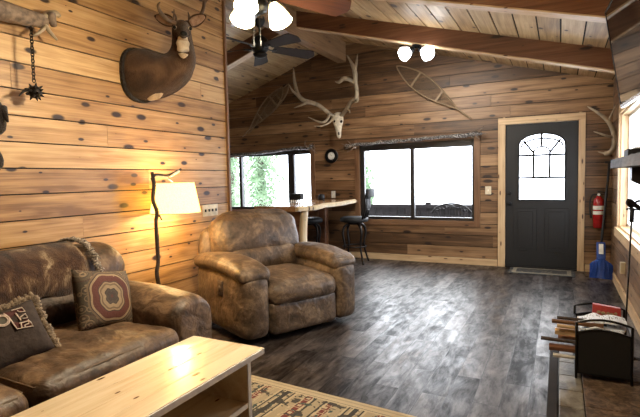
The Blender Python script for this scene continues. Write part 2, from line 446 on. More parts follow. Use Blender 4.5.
# ceiling boards running front to back
mb = MB()
def ceil_boards(x0, x1, y0, y1):
    s = S0 if x0 >= RX else -S1
    w = .205; x = x0; gp = .015
    while x < x1-.01:
        xe = min(x+w-gp, x1)
        a = y0
        while a < y1:
            b = min(a+2.2+random.random()*1.8, y1)
            r = (random.random(), random.random(), random.random(), 1)
            n0 = len(mb.bm.verts)
            za, zb = ceil_z(x), ceil_z(xe)
            mb.prism([(x, a+.001, za), (xe, a+.001, zb), (xe, a+.001, zb+.02), (x, a+.001, za+.02)], (0, b-a-.002, 0))
            mb.bm.verts.ensure_lookup_table(); mb.mark(mb.bm.verts[n0:], r); a = b
        x += w
ceil_boards(RX, XR+.15, YB-.2, YF+.1)
ceil_boards(XN-.1, RX, YN-.1, YF+.1)
struct_c = struct(mb.build('ceiling', M['ceil'])); mb = MB()
za = ceil_z(XR+.3); zb = ceil_z(XN-.2)
mb.prism([(RX, YB-.3, RZ+.015), (XR+.3, YB-.3, za+.015), (XR+.3, YB-.3, za+.1), (RX, YB-.3, RZ+.1)], (0, YF-YB+.5, 0))
mb.prism([(RX, YN-.2, RZ+.015), (XN-.2, YN-.2, zb+.015), (XN-.2, YN-.2, zb+.1), (RX, YN-.2, RZ+.1)], (0, YF-YN+.4, 0))
mb.build('sheathing', M['gap'], struct_c)
# rafters
BD = .22
def rafter(y, half, name='rafter', x0=None, lab=''):
    mb = MB()
    if half == 'r': x0, x1 = RX+.06, XR
    else: x0, x1 = XN+.0, RX-.06
    mb.prism([(x0, y, ceil_z(x0)-BD+.012), (x1, y, ceil_z(x1)-BD+.012), (x1, y, ceil_z(x1)+.01), (x0, y, ceil_z(x0)+.01)], (0, .12, 0))
    o = mb.build(name, M['beam']); struct(o, lab)
    lit_edge = MB()
    lit_edge.prism([(x0, y-.003, ceil_z(x0)-BD), (x1, y-.003, ceil_z(x1)-BD), (x1, y-.003, ceil_z(x1)-BD+.012), (x0, y-.003, ceil_z(x0)-BD+.012)], (0, .126, 0))
    lit_edge.build('lit_underside_strip', M['trim_x'], o)  # pale wood strip paints the lit underside of the rafter
for y in (5.74, 3.98, 2.2, .42, -1.36):
    rafter(y, 'r', lab='brown rafter on the right roof slope')
rafter(5.74, 'l', lab='brown rafter on the left roof slope above the nook')
mb = MB(); mb.span(-3.37, -3.22, YN+.0, YF, 3.30, RZ-.03); struct(mb.build('ridge_beam', M['ridge']), 'long light brown ridge beam under the roof peak')
# trims
mb = MB(); mb.span(XL-.15, XL+.025, YN+.001, YN+.03, 0, 3.62); struct(mb.build('trim_1', M['dtrim_z']), 'narrow trim board on the end of the left wall')
mb = MB(); mb.span(XN, -.82, YF-.02, YF, 0, .10); mb.span(.32, XR, YF-.02, YF, 0, .10); struct(mb.build('baseboard_far', M['trim_x']))
mb = MB(); mb.span(XR-.02, XR, YB, YF-.02, 0, .10); struct(mb.build('baseboard_right', M['trim_y']))
mb = MB(); mb.span(XL, XL+.02, YB, YN, 0, .10); struct(mb.build('baseboard_left', M['trim_y']))

# ---------------------------------------------------------------- windows
def far_window(name, W, glassr, mull, label):
    x0, x1, z0, z1 = W
    gx0, gx1, gz0, gz1 = glassr
    mb = MB(); yo, yi = YF+.10, YF+.03
    mb.span(x0, gx0, yi, yo, z0, z1); mb.span(gx1, x1, yi, yo, z0, z1)
    mb.span(gx0, gx1, yi, yo, z0, gz0); mb.span(gx0, gx1, yi, yo, gz1, z1)
    for c, w in mull: mb.span(c-w/2, c+w/2, yi-.01, yo, gz0, gz1)
    o = mb.build(name, M['frame_dark'], bevel=.004); struct(o, label)
    g = MB(); g.span(gx0, gx1, YF+.07, YF+.074, gz0, gz1); g.build('glass', M['glass'], o)
    t = MB(); w = .085
    t.span(x0-w, x0, YF-.02, YF+.12, z0-w, z1+w); t.span(x1, x1+w, YF-.02, YF+.12, z0-w, z1+w); t.build('side_trim', M['dtrim_z'], o)
    t = MB(); t.span(x0, x1, YF-.022, YF+.12, z1, z1+w); t.span(x0, x1, YF-.022, YF+.12, z0-w, z0); t.build('head_and_sill', M['dtrim_x'], o)
far_window('window_1', W1, (-5.93, -3.96, .85, 1.80), [(-5.475, .06), (-4.35, .13)], 'left window of the dining nook with pines outside')
far_window('window_2', W2, (-2.93, -1.19, .71, 1.80), [(-2.11, .065)], 'wide two-pane window left of the door')
mb = MB(); y0, y1, z0, z1 = W3; xo = XR+.13
def yspan(m, a, b, p, q, d0, d1): m.span(d0, d1, a, b, p, q)
yspan(mb, y0, y0+.05, z0, z1, XR+.07, xo); yspan(mb, y1-.05, y1, z0, z1, XR+.07, xo)
yspan(mb, y0, y1, z0, z0+.05, XR+.07, xo); yspan(mb, y0, y1, z1-.05, z1, XR+.07, xo)
w3 = mb.build('window_3', M['white'], bevel=.004); struct(w3, 'window in the right wall behind the mantel')
g = MB(); g.span(XR+.10, XR+.104, y0+.05, y1-.05, z0+.05, z1-.05); g.build('glass', M['glass'], w3)
t = MB()
for a, b in ((y0-.1, y0), (y1, y1+.09)): t.span(XR-.022, XR, a, b, z0-.1, z1+.09)
for a, b in ((y0-.0, y0+.018), (y1-.018, y1)): t.span(XR, XR+.12, a, b, z0, z1)
t.build('side_trim', M['trim_z'], w3)
t = MB(); t.span(XR-.025, XR, y0, y1, z1, z1+.09); t.span(XR-.045, XR, y0-.1, y1+.09, z0-.1, z0); t.span(XR, XR+.12, y0, y1, z0-.005, z0+.018); t.span(XR, XR+.12, y0, y1, z1-.018, z1)
t.build('head_and_sill', M['trim_y'], w3)

# ---------------------------------------------------------------- door
dx0, dx1, dz0, dz1 = -.715, .225, .015, 2.075
gx0, gx1 = -.535, .065; gz0, gzs, gzt = .985, 1.76, 1.93
yd = YF+.02
def arch_pts(n=14):
    c = (gx0+gx1)/2; hw = (gx1-gx0)/2
    return [(c-hw*math.cos(PI*i/n), gzs+(gzt-gzs)*math.sin(PI*i/n)**.9) for i in range(n+1)]
AP = arch_pts()
mb = MB()
mb.span(dx0, gx0, yd, yd+.045, dz0, dz1); mb.span(gx1, dx1, yd, yd+.045, dz0, dz1)
mb.span(gx0, gx1, yd, yd+.045, dz0, gz0)
for (xa, za), (xb, zb) in zip(AP, AP[1:]):
    mb.prism([(xa, yd, za), (xb, yd, zb), (xb, yd, dz1), (xa, yd, dz1)], (0, .045, 0))
door = mb.build('door_1', M['doorp']); struct(door, 'dark front door with arched window')
for k, (a, b) in enumerate(((-.60, -.29), (-.19, .12))):
    mb = MB(); mb.rbox(((a+b)/2, yd-.001, .56), (b-a, .02, .62), .008, 2)
    mb.rbox(((a+b)/2, yd-.008, .56), (b-a-.1, .02, .52), .008, 2); mb.build('door_panel', M['doorp'], door)
mb = MB()
rim = [(x, yd-.005, z) for x, z in AP]; full = [Vector((gx0, yd-.005, gz0))]+[Vector(p) for p in rim]+[Vector((gx1, yd-.005, gz0)), Vector((gx0, yd-.005, gz0))]
mb.tube(full, .014, 6); mb.build('window_moulding', M['doorp'], door)
g = MB(); g.prism([(gx0, yd+.02, gz0)]+[(x, yd+.02, z) for x, z in AP]+[(gx1, yd+.02, gz0)], (0, .006, 0)); dg = g.build('glass', M['glass'], door)
mb = MB(); cx = (gx0+gx1)/2
def bar(p, q, r=.017): mb.tube([(p[0], yd+.015, p[1]), (q[0], yd+.015, q[1])], r, 6)
bar((gx0, 1.625), (gx1, 1.625)); bar((gx0, 1.305), (gx1, 1.305))
for s in (-1, 1):
    bar((cx+s*.105, 1.305), (cx+s*.105, 1.66)); 
mb.tube([(cx+.105*math.cos(PI*i/12), yd+.015, 1.66+.085*math.sin(PI*i/12)) for i in range(13)], .013, 6)
bar((cx, 1.745), (cx, gzt)); bar((cx-.105, 1.66), (cx-.24, 1.84)); bar((cx+.105, 1.66), (cx+.24, 1.84))
mb.tube([(cx+.27*math.cos(PI*i/14), yd+.015, 1.74+.12*math.sin(PI*i/14)) for i in range(15)], .013, 6)
mb.build('glazing_bars', M['iron'], door)
mb = MB(); mb.lathe([(.028, 0), (.028, .01), (.012, .015), (.012, .04), (.03, .05), (.03, .07), (.012, .08)], (-.655, yd, .935), 16, rotx(PI/2)); mb.build('door_handle', M['black'], door, True)
mb = MB(); mb.lathe([(.028, 0), (.028, .02), (.02, .025)], (-.655, yd, 1.08), 16, rotx(PI/2)); mb.build('deadbolt', M['black'], door, True)
t = MB(); t.span(-.812, -.713, YF-.022, YF+.018, 0, 2.085); t.span(.223, .305, YF-.022, YF+.018, 0, 2.085); t.span(-.75, -.717, YF, YF+.14, 0, 2.19); t.span(.227, .26, YF, YF+.14, 0, 2.19)
o = t.build('trim_2', M['trim_z'], bevel=.003); struct(o, 'knotty pine side trim of the front door')
t = MB(); t.span(-.812, .305, YF-.025, YF+.1, 2.085, 2.175); t.span(-.73, .24, YF-.02, YF+.14, 2.078, 2.10)
o = t.build('trim_3', M['trim_x'], bevel=.003); struct(o, 'knotty pine head trim of the front door')
mb = MB(); mb.span(-.73, .235, YF-.01, YF+.12, 0, .015); struct(mb.build('threshold', M['iron']), 'metal threshold under the front door')
for n, yv2 in ((1, .3), (2, 1.05), (3, 1.85)):
    mb = MB(); mb.span(.222, .240, yd-.012, yd, yv2-.045, yv2+.045); mb.build('hinge', M['iron'], door)

# ---------------------------------------------------------------- outside
mb = MB(); mb.span(-40, 40, YF+.2, 60, -.6, -.5); mb.span(XR+.5, 40, -30, YF+.2, -.6, -.5)
struct(mb.build('ground', M['snow']), 'snowy ground outside')
mb = MB()
mb.span(-3.6, .9, YF+.16, 9.0, -.16, -.05); deck = mb.build('deck_floor', M['snow']); struct(deck, 'deck outside the front windows')
rail = thing('deck_railing', 'dark boarded deck railing outside the wide window', 'railing', (-2.2, 8.95, -.05))
def lp(o, m, n, mat, **k):  # build a part in world coordinates, parented under an unrotated thing
    return m.build(n, mat, o, **k)
def part(t, m, n, mat, **k):
    """part whose mesh is modelled in world space"""
    bmesh.ops.translate(m.bm, vec=-Vector(t.location), verts=m.bm.verts[:])
    return m.build(n, mat, t, **k)
m = MB(); m.span(-3.6, -.9, 8.9, 9.0, .76, .82); part(rail, m, 'top_rail', M['brownwood'])
m = MB()
m.span(-3.58, -.9, 8.945, 8.96, -.02, .76)
for i in range(18): m.span(-3.58+i*.15, -3.445+i*.15, 8.93, 8.945, -.02, .76)
part(rail, m, 'boards', M['brownwood'])
for x in (-3.55, -2.25, -.95):
    m = MB(); m.span(x-.05, x+.05, 8.96, 9.05, -.05, .86); part(rail, m, 'post', M['brownwood'])
bench = thing('garden_bench', 'black iron bench with arched scroll back on the deck outside', 'bench', (-1.72, 8.2, -.05))
m = MB(); bx0, bx1 = -2.05, -1.35
m.tube([(bx0, 8.45, .70), (bx0+.12, 8.45, .82), ((bx0+bx1)/2, 8.45, .87), (bx1-.12, 8.45, .82), (bx1, 8.45, .70)], .016, 8, smoothn=5)
m.tube([(bx0, 8.45, .45), (bx1, 8.45, .45)], .014)
for i in range(13):
    x = bx0+.03+(bx1-bx0-.06)*i/12; m.tube([(x, 8.45, .45), (x, 8.45, .72+.10*math.sin(PI*i/12))], .011, 6)
for i in range(5):
    cxx = bx0+.11+i*.12; m.tube([(cxx+.035*math.cos(k), 8.44, .78+.03*math.sin(k)+.03*math.sin(PI*i/4)) for k in [j*PI/5 for j in range(11)]], .013, 6)
part(bench, m, 'backrest', M['iron'])
m = MB(); m.span(bx0, bx1, 8.0, 8.43, .40, .43); part(bench, m, 'seat', M['iron'])
for x in (bx0+.02, bx1-.02):
    for y in (8.02, 8.42):
        m = MB(); m.tube([(x, y, .41), (x, y, -.05)], .018); part(bench, m, 'leg', M['iron'])

M['needle'] = fur('spruce_needles', [(.3, (.10, .17, .09)), (.6, (.24, .34, .20)), (.75, (.38, .47, .34))], 12)
def conifer(x, y, h, r, label, seed):
    random.seed(seed)
    t = thing('spruce_tree', label, 'tree', (x, y, -.5), 0, 'spruce trees outside the windows')
    m = MB(); m.tube([(0, 0, 0), (0.02, 0, h*.5), (0, 0, h)], [.14, .09, .015], 8); m.build('trunk', M['bark'], t, True)
    m = MB(); z = .7
    while z < h-.1:
        rr = r*(1-z/h)**.8*(.8+.4*random.random())
        for k in range(7):
            a = random.random()*2*PI; L = rr*(.7+.5*random.random())
            d = Vector((math.cos(a), math.sin(a), 0)); side = Vector((-d.y, d.x, 0))
            nseg = 7; p = Vector((0, 0, z))
            for j in range(nseg):
                q = p+d*(L/nseg)+Vector((0, 0, -.05-.03*j*random.random()))
                w = .28*(1-j/nseg)*L+.05
                for sgn in (-1, 1):
                    for _ in range(2):
                        tip = p+side*sgn*w*(.6+.6*random.random())+d*w*.5*random.random()+Vector((0, 0, -.12*random.random()-.06))
                        vs = [m.bm.verts.new(p), m.bm.verts.new(p+d*.05+Vector((0, 0, .012))), m.bm.verts.new(tip), m.bm.verts.new(p+Vector((0, 0, -.035)))]
                        m.bm.faces.new((vs[0], vs[1], vs[2])); m.bm.faces.new((vs[0], vs[2], vs[3])); m.bm.faces.new((vs[1], vs[3], vs[2]))
                p = q
        z += .15
    m.build('foliage', M['needle'], t)
conifer(-8.05, 11.9, 6.0, 1.15, 'tallest spruce tree outside the middle pane of the nook window', 3)
conifer(-12.6, 16.4, 6.4, 1.0, 'narrow spruce tree outside the left pane of the nook window', 5)
conifer(-4.55, 11.2, 5.0, .55, 'slim spruce tree outside the left edge of the wide window', 9)
random.seed(11)

# ---------------------------------------------------------------- sweeps for upholstery
def sweep(m, sec, axis, a0, a1, rnd, inset, nseg=10, bulge=0.0, warp=None):
    """sec: closed 2-D outline; axis 'x' or 'y'; rounded ends"""
    cx_ = sum(p[0] for p in sec)/len(sec); cz_ = sum(p[1] for p in sec)/len(sec)
    ts = []
    for i in range(nseg+1):
        ts.append(a0+rnd*(1-math.cos(PI/2*i/nseg)))
    mids = [a0+rnd+(a1-a0-2*rnd)*k/6 for k in range(1, 6)]
    ts = ts+mids+[a1-(t-a0) for t in ts[::-1]]
    rings = []
    for t in ts:
        d = min(t-a0, a1-t)
        e = inset*(1-math.sqrt(max(0, 1-(1-min(d/rnd, 1))**2)))
        ring = []
        u = (t-(a0+a1)/2)/((a1-a0)/2)
        for (p, q) in sec:
            dx, dz = p-cx_, q-cz_; L = math.hypot(dx, dz) or 1
            k = (L-e*L/max(.001, L))/L
            k = max(.05, k)+bulge*(1-u*u)
            pp, qq = cx_+dx*k, cz_+dz*k
            P = Vector((t, pp, qq)) if axis == 'x' else Vector((pp, t, qq))
            if warp: P = warp(P)
            ring.append(P)
        rings.append(ring)
    m.loft(rings)
def smooth_closed(pts, k=5):
    out = []; n = len(pts)
    for i in range(n):
        p0, p1, p2, p3 = [np.array(pts[(i+j) % n], float) for j in (-1, 0, 1, 2)]
        for s in range(k):
            t = s/k
            out.append(tuple(.5*((2*p1)+(p2-p0)*t+(2*p0-5*p1+4*p2-p3)*t*t+(3*p1-p0-3*p2+p3)*t**3)))
    return out
def wrinkle(o, strength=.02, size=.25):
    tx = bpy.data.textures.new('wr', 'CLOUDS'); tx.noise_scale = size; tx.noise_depth = 2
    d = o.modifiers.new('wrinkle', 'DISPLACE'); d.texture = tx; d.strength = strength; d.mid_level = .5; d.texture_coords = 'LOCAL'

# ---------------------------------------------------------------- sofa (faces +X, along the left wall)
sofa = thing('sofa', 'long brown suede sofa against the left pine wall', 'sofa', (-2.62, 1.0, 0))
sy0, sy1 = -.93, 2.44
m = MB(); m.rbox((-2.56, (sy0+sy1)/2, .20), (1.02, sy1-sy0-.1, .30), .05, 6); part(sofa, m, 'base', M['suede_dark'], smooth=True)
for a, b in ((-.55, 1.19), (1.20, 2.09)):
    m = MB()
    def wp(p, u, a=a, b=b):
        if u.z > .5:
            for gx in (.0, .09): p.z -= .016*math.exp(-((p.x-gx-.012*math.sin(p.y*7))/.016)**2)
            for gy in (-.47, -.33, -.19, -.05, .09, .23, .37, .5): p.z -= .011*math.exp(-((p.y-gy-.03*math.sin(p.x*9+gy*20))/.017)**2)*(1 if -.12 < p.x < .34 else .25)
        return p
    m.rbox((-2.42, (a+b)/2, .395), (.86, b-a, .19), .075, 30, (.015, .01, .035), warp=wp)
    c = part(sofa, m, 'seat_cushion', M['suede'], smooth=True, subsurf=1); wrinkle(c, .022, .16)
    sm = MB(); 
    for zz, xx in ((.462, -2.015), ):
        sm.tube([(-2.35, a+.015, .47), (-2.05, a+.02, zz), (-2.012, a+.06, zz), (xx, (a+b)/2, zz+.008), (-2.012, b-.06, zz), (-2.05, b-.02, zz), (-2.35, b-.015, .47)], .005, 6)
    part(sofa, sm, 'stitching', M['seam'])
    # back cushion: upper and lower roll
    sec_low = smooth_closed([(-2.93, .42), (-2.74, .44), (-2.68, .55), (-2.70, .66), (-2.78, .70), (-2.95, .68)])
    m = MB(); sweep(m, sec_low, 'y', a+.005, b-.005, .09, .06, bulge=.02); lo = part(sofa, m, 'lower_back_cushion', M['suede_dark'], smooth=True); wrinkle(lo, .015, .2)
    sec_up = smooth_closed([(-3.06, .62), (-2.80, .66), (-2.72, .74), (-2.76, .86), (-2.87, .935), (-3.0, .93), (-3.09, .85)])
    m = MB(); sweep(m, sec_up, 'y', a+.005, b+.27 if b > 2 else b-.005, .16, .10, bulge=.0); up_ = part(sofa, m, 'upper_back_cushion', M['suede'], smooth=True); wrinkle(up_, .015, .2)
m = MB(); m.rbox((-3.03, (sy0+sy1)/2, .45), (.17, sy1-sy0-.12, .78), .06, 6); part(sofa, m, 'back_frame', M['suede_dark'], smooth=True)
for s, yc in ((1, 2.25), (-1, -.74)):
    sec = smooth_closed([(yc-.16, .06), (yc-.17, .35), (yc-.18, .55), (yc-.10, .64), (yc+.03, .655), (yc+.14, .60), (yc+.175, .48), (yc+.17, .30), (yc+.17, .06)], 4)
    def armw(P):
        u = (P.x+3.05)/1.0
        if P.z > .4: P.z -= .05*max(0, u-.6)
        P.z += .02*math.sin(min(1, max(0, u))*PI) if P.z > .5 else 0
        return P
    m = MB(); sweep(m, sec, 'x', -3.08, -2.03, .10, .055, warp=armw); ar = part(sofa, m, 'arm', M['suede'], smooth=True, subsurf=1); wrinkle(ar, .012, .2)
for x in (-2.95, -2.15):
    for y in (sy0+.15, sy1-.15):
        m = MB(); m.span(x-.03, x+.03, y-.03, y+.03, 0, .06); part(sofa, m, 'foot', M['black_matte'])

# hide throw over the sofa back
prof = [(-3.12, .78), (-3.115, .88), (-3.06, .955), (-2.95, .972), (-2.84, .957), (-2.745, .885), (-2.693, .77), (-2.715, .695)]
def throw():
    m = MB(); n = 40; rings = []
    for j in range(n+1):
        y = .30+(2.05-.30)*j/n; out = []; inn = []
        drop = .03*math.sin(j*.55)+.02*math.sin(j*1.3)
        for i, (x, z) in enumerate(prof):
            k = i/(len(prof)-1)
            dx = .008*noise.noise(Vector((y*6, i*.7, 0)))+.006
            zz = z-(.05+drop if i == len(prof)-1 else drop*.4 if i == len(prof)-2 else 0)
            out.append(Vector((x+(dx if x > -2.95 else -dx*.3), y+.02*math.sin(k*6), zz+.02*noise.noise(Vector((y*5, i*.5, 3))))))
        for p in out[::-1]: inn.append(p+Vector((-.006 if p.x > -2.9 else .004, 0, -.01)))
        rings.append(out+inn)
    m.loft(rings)
    return m
tl = thing('fur_throw', 'brown and white animal hide throw draped over the sofa back', 'throw', (-2.9, 1.2, .9))
part(tl, throw(), 'hide', M['hide'], smooth=True, subsurf=1)
m = MB()
for i in range(44):
    k = i/43*(len(prof)-1-1.0)+1.0; a = int(min(k, len(prof)-2)); f = k-a
    x = prof[a][0]*(1-f)+prof[a+1][0]*f; z = prof[a][1]*(1-f)+prof[a+1][1]*f
    y = 2.055
    for s in range(2):
        dy = .02+.025*random.random(); ddz = random.uniform(-.02, .012); ddx = random.uniform(-.012, .02)
        m.tube([(x+.012, y-.012, z+.008), (x+.02+ddx*.4, y+dy*.5, z+.018+ddz*.3), (x+.015+ddx, y+dy, z+ddz+.005)], [.007, .009, .004], 6)
part(tl, m, 'braided_fringe', M['fringe'], smooth=True)

# ---------------------------------------------------------------- pillows
def pillow_mesh(w, h, t, n=22):
    m = MB()
    front = {}; back = {}
    for i in range(n+1):
        for j in range(n+1):
            u, v = i/n*2-1, j/n*2-1
            pinch = 1-.07*(1-abs(u))*abs(v)**3-.0
            x = u*w/2*(1-.06*(1-v*v)*abs(u)**3 if True else 1); y = v*h/2*(1-.06*(1-u*u)*abs(v)**3)
            z = t/2*((1-u**4)*(1-v**4))**.55
            z += .006*noise.noise(Vector((u*3, v*3, 1)))*(1-u**2)*(1-v**2)
            front[i, j] = m.bm.verts.new((x, y, z))
            edge = i in (0, n) or j in (0, n)
            back[i, j] = front[i, j] if edge else m.bm.verts.new((x, y, -z))
    for i in range(n):
        for j in range(n):
            m.bm.faces.new((front[i, j], front[i+1, j], front[i+1, j+1], front[i, j+1]))
            m.bm.faces.new((back[i, j], back[i, j+1], back[i+1, j+1], back[i+1, j]))
    m.mark(m.bm.verts); return m

def kilim_mat():
    m, nt, bs = new_mat('medallion_weave')
    v = coords(nt, (1, 1, 1)); sp = N(nt, 'ShaderNodeSeparateXYZ'); nt.links.new(v, sp.inputs[0])
    x, y = sp.outputs[0], sp.outputs[1]
    ln = N(nt, 'ShaderNodeVectorMath', operation='LENGTH')
    cb = N(nt, 'ShaderNodeCombineXYZ'); nt.links.new(x, cb.inputs[0]); nt.links.new(y, cb.inputs[1]); nt.links.new(cb.outputs[0], ln.inputs[0])
    ang = math_(nt, 'ARCTAN2', y, x)
    lobes = math_(nt, 'MULTIPLY', math_(nt, 'COSINE', math_(nt, 'MULTIPLY', ang, 8.0)), .003)
    lob4 = math_(nt, 'MULTIPLY', math_(nt, 'COSINE', math_(nt, 'MULTIPLY', ang, 4.0)), .005)
    r = math_(nt, 'ADD', ln.outputs['Value'], math_(nt, 'ADD', lobes, lob4))
    rs = math_(nt, 'DIVIDE', r, .275)
    cream = (.27, .19, .11); tan = (.13, .085, .048); dk = (.035, .022, .018); red = (.075, .012, .008); ol = (.05, .040, .028)
    rp = ramp(nt, [(0, red), (.03, dk), (.12, ol), (.15, dk), (.18, cream), (.26, tan), (.30, cream), (.33, dk), (.35, red), (.47, red), (.50, cream), (.54, dk), (.565, tan), (.60, ol), (.85, tan)], rs, 'CONSTANT')
    # small motifs ringed around
    vo = N(nt, 'ShaderNodeTexVoronoi'); vo.inputs['Scale'].default_value = 24; vo.inputs['Randomness'].default_value = .25; nt.links.new(v, vo.inputs['Vector'])
    mot = ramp(nt, [(.0, (1, 1, 1)), (.22, (0, 0, 0))], vo.outputs['Distance'], 'CONSTANT')
    outer = math_(nt, 'GREATER_THAN', rs, .60)
    # corner scrolls: rings around the corners
    ax = math_(nt, 'SUBTRACT', math_(nt, 'ABSOLUTE', x), .165); ay = math_(nt, 'SUBTRACT', math_(nt, 'ABSOLUTE', y), .165)
    dd = math_(nt, 'SQRT', math_(nt, 'ADD', math_(nt, 'MULTIPLY', ax, ax), math_(nt, 'MULTIPLY', ay, ay)))
    sc = ramp(nt, [(0, red), (.10, cream), (.18, dk), (.24, tan), (.34, cream), (.40, dk), (.46, tan), (.62, red), (.68, ol)], math_(nt, 'DIVIDE', dd, .10), 'CONSTANT')
    c = mixc(nt, rp.outputs[0], sc.outputs[0], outer)
    inband = math_(nt, 'MULTIPLY', mot.outputs[0], .75)
    vo2 = N(nt, 'ShaderNodeTexVoronoi'); vo2.inputs['Scale'].default_value = 17; vo2.inputs['Randomness'].default_value = .7; nt.links.new(coords(nt, (1, 1.2, 1), (.3, .1, 0)), vo2.inputs['Vector'])
    sw = ramp(nt, [(.0, red), (.14, cream), (.24, dk), (.31, ol), (.42, cream), (.50, ol)], vo2.outputs['Distance'], 'CONSTANT')
    c = mixc(nt, c, sw.outputs[0], math_(nt, 'MULTIPLY', outer, .6))
    c = mixc(nt, c, cream, math_(nt, 'MULTIPLY', inband, math_(nt, 'LESS_THAN', math_(nt, 'ABSOLUTE', math_(nt, 'SUBTRACT', rs, .42)), .10)))
    c = mixc(nt, c, dk, math_(nt, 'MULTIPLY', inband, math_(nt, 'LESS_THAN', math_(nt, 'ABSOLUTE', math_(nt, 'SUBTRACT', rs, .24)), .07)))
    nz = noise_tex(nt, v, 90, 2); c = mixc(nt, c, (.09, .06, .04), math_(nt, 'MULTIPLY', nz, .35))
    nt.links.new(c, bs.inputs['Base Color']); bs.inputs['Roughness'].default_value = .85
    bump(nt, bs, nz, .5, .004); return m
def orient(o, origin, xdir, ydir):
    xdir = Vector(xdir).normalized(); ydir = Vector(ydir); ydir = (ydir-xdir*ydir.dot(xdir)).normalized(); zd = xdir.cross(ydir)
    m3 = Matrix((xdir, ydir, zd)).transposed(); o.matrix_world = Matrix.Translation(Vector(origin)) @ m3.to_4x4()
kp = pillow_mesh(.405, .37, .14).build('throw_pillow', kilim_mat(), None, True)
tag(kp, 'square patterned pillow with red round medallion on the sofa', 'pillow', 'pillows on the sofa')
orient(kp, (-2.48, 1.935, .645), (-.02, 1, -.20), (-.36, .15, .93))

dp = thing('fringed_pillow', 'dark brown fringed pillow with emblem and appliqued letters on the sofa', 'pillow', (0, 0, 0), 0, 'pillows on the sofa')
cover = simple('dark_brown_felt', (.035, .022, .017), .9, 0, .3, 40, .4)
pw, ph = .345, .30
pillow_mesh(pw, ph, .15).build('cover', cover, dp, True)
m = MB()
for e in range(4):
    for i in range(60):
        u = (i+random.random()*.5)/60*2-1
        p = [(u*pw/2, ph/2), (pw/2, u*ph/2), (u*pw/2, -ph/2), (-pw/2, u*ph/2)][e]
        if e == 2: break
        pinx = 1-.06*(1-u*u); d = [(0, 1), (1, 0), (0, -1), (-1, 0)][e]
        p = (p[0]*(pinx if d[0] else 1), p[1]*(pinx if d[1] else 1)); L = .018+.012*random.random()
        s = random.uniform(-.012, .012)
        m.tube([(p[0]-d[0]*.012, p[1]-d[1]*.012, 0), (p[0]+d[0]*L*.5+s*.4, p[1]+d[1]*L*.5+s*.3, .008), (p[0]+d[0]*L+s, p[1]+d[1]*L+s, random.uniform(-.015, .01))], [.009, .013, .006], 6)
m.build('fringe', M['tan_fringe'], dp, True)
m = MB(); m.tube([(u*pw/2, -ph/2*(1-.06*(1-u*u)), .004) for u in [k/14-1 for k in range(29)]], .006, 6); m.build('laced_hem', M['fringe'], dp, True)
# emblem: traced from the photo onto the pillow face
PO = at(0, -2.42, 8, 339); PZD = Vector((.80, -.30, .45)).normalized(); PXD = Vector((.78, .42, .50)); PXD = (PXD-PZD*PXD.dot(PZD)).normalized(); PYD = PZD.cross(PXD)
orient(dp, PO, PXD, PYD)
def on_pillow(px, py, lift=.0):
    d = Vector(RW @ np.array([px-CX, -(py-CY), -F])); o = Vector((0, 0, H))
    q = PO+PZD*.07
    t = (q-o).dot(PZD)/d.dot(PZD); P = o+d*t-PO
    x, y = P.dot(PXD), P.dot(PYD); u, v = max(-1, min(1, x/(pw/2))), max(-1, min(1, y/(ph/2)))
    z = .075*((1-u**4)*(1-v**4))**.55
    return Vector((x, y, z+.004+lift))
def pc(*pts): return [on_pillow(a/10.42, 295+b/10.42) for a, b in pts]
outline = [(40, 190), (90, 235), (175, 360), (345, 325), (320, 290), (288, 262), (278, 235), (262, 198), (200, 180), (262, 172), (228, 128), (120, 160)]
m = MB(); fr = pc(*outline); m.prism([p-Vector((0, 0, .006)) for p in fr], (0, 0, .004)); m.build('letter_patch', simple('maroon_felt', (.075, .02, .018), .9), dp)
m = MB()
for line in ([(40, 190), (90, 235), (175, 360), (345, 325), (320, 290), (288, 262)],
             [(160, 190), (215, 270), (210, 235), (262, 195), (285, 240), (235, 250)],
             [(120, 160), (228, 128), (262, 172), (200, 180), (180, 160)], [(200, 300), (290, 275), (300, 300), (260, 315)], [(225, 350), (215, 300)], [(262, 345), (255, 315)]):
    m.tube([p+Vector((0, 0, .001)) for p in pc(*line)], .0032, 6)
thr = simple('cream_thread', (.62, .5, .42), .8)
m.build('letters', thr, dp)
m = MB(); ctr = (20, 270)
for rr in (78, 60): m.tube([p for p in pc(*[(ctr[0]+rr*math.cos(k*PI/12), ctr[1]+rr*.78*math.sin(k*PI/12)) for k in range(25)])], .0032, 6)
m.build('emblem_ring', thr, dp)
m = MB(); m.prism([p-Vector((0, 0, .005)) for p in pc(*[(ctr[0]+58*math.cos(k*PI/10), ctr[1]+45*math.sin(k*PI/10)) for k in range(20)])], (0, 0, .004)); m.build('emblem_disc', simple('grey_felt', (.10, .09, .07), .9), dp)

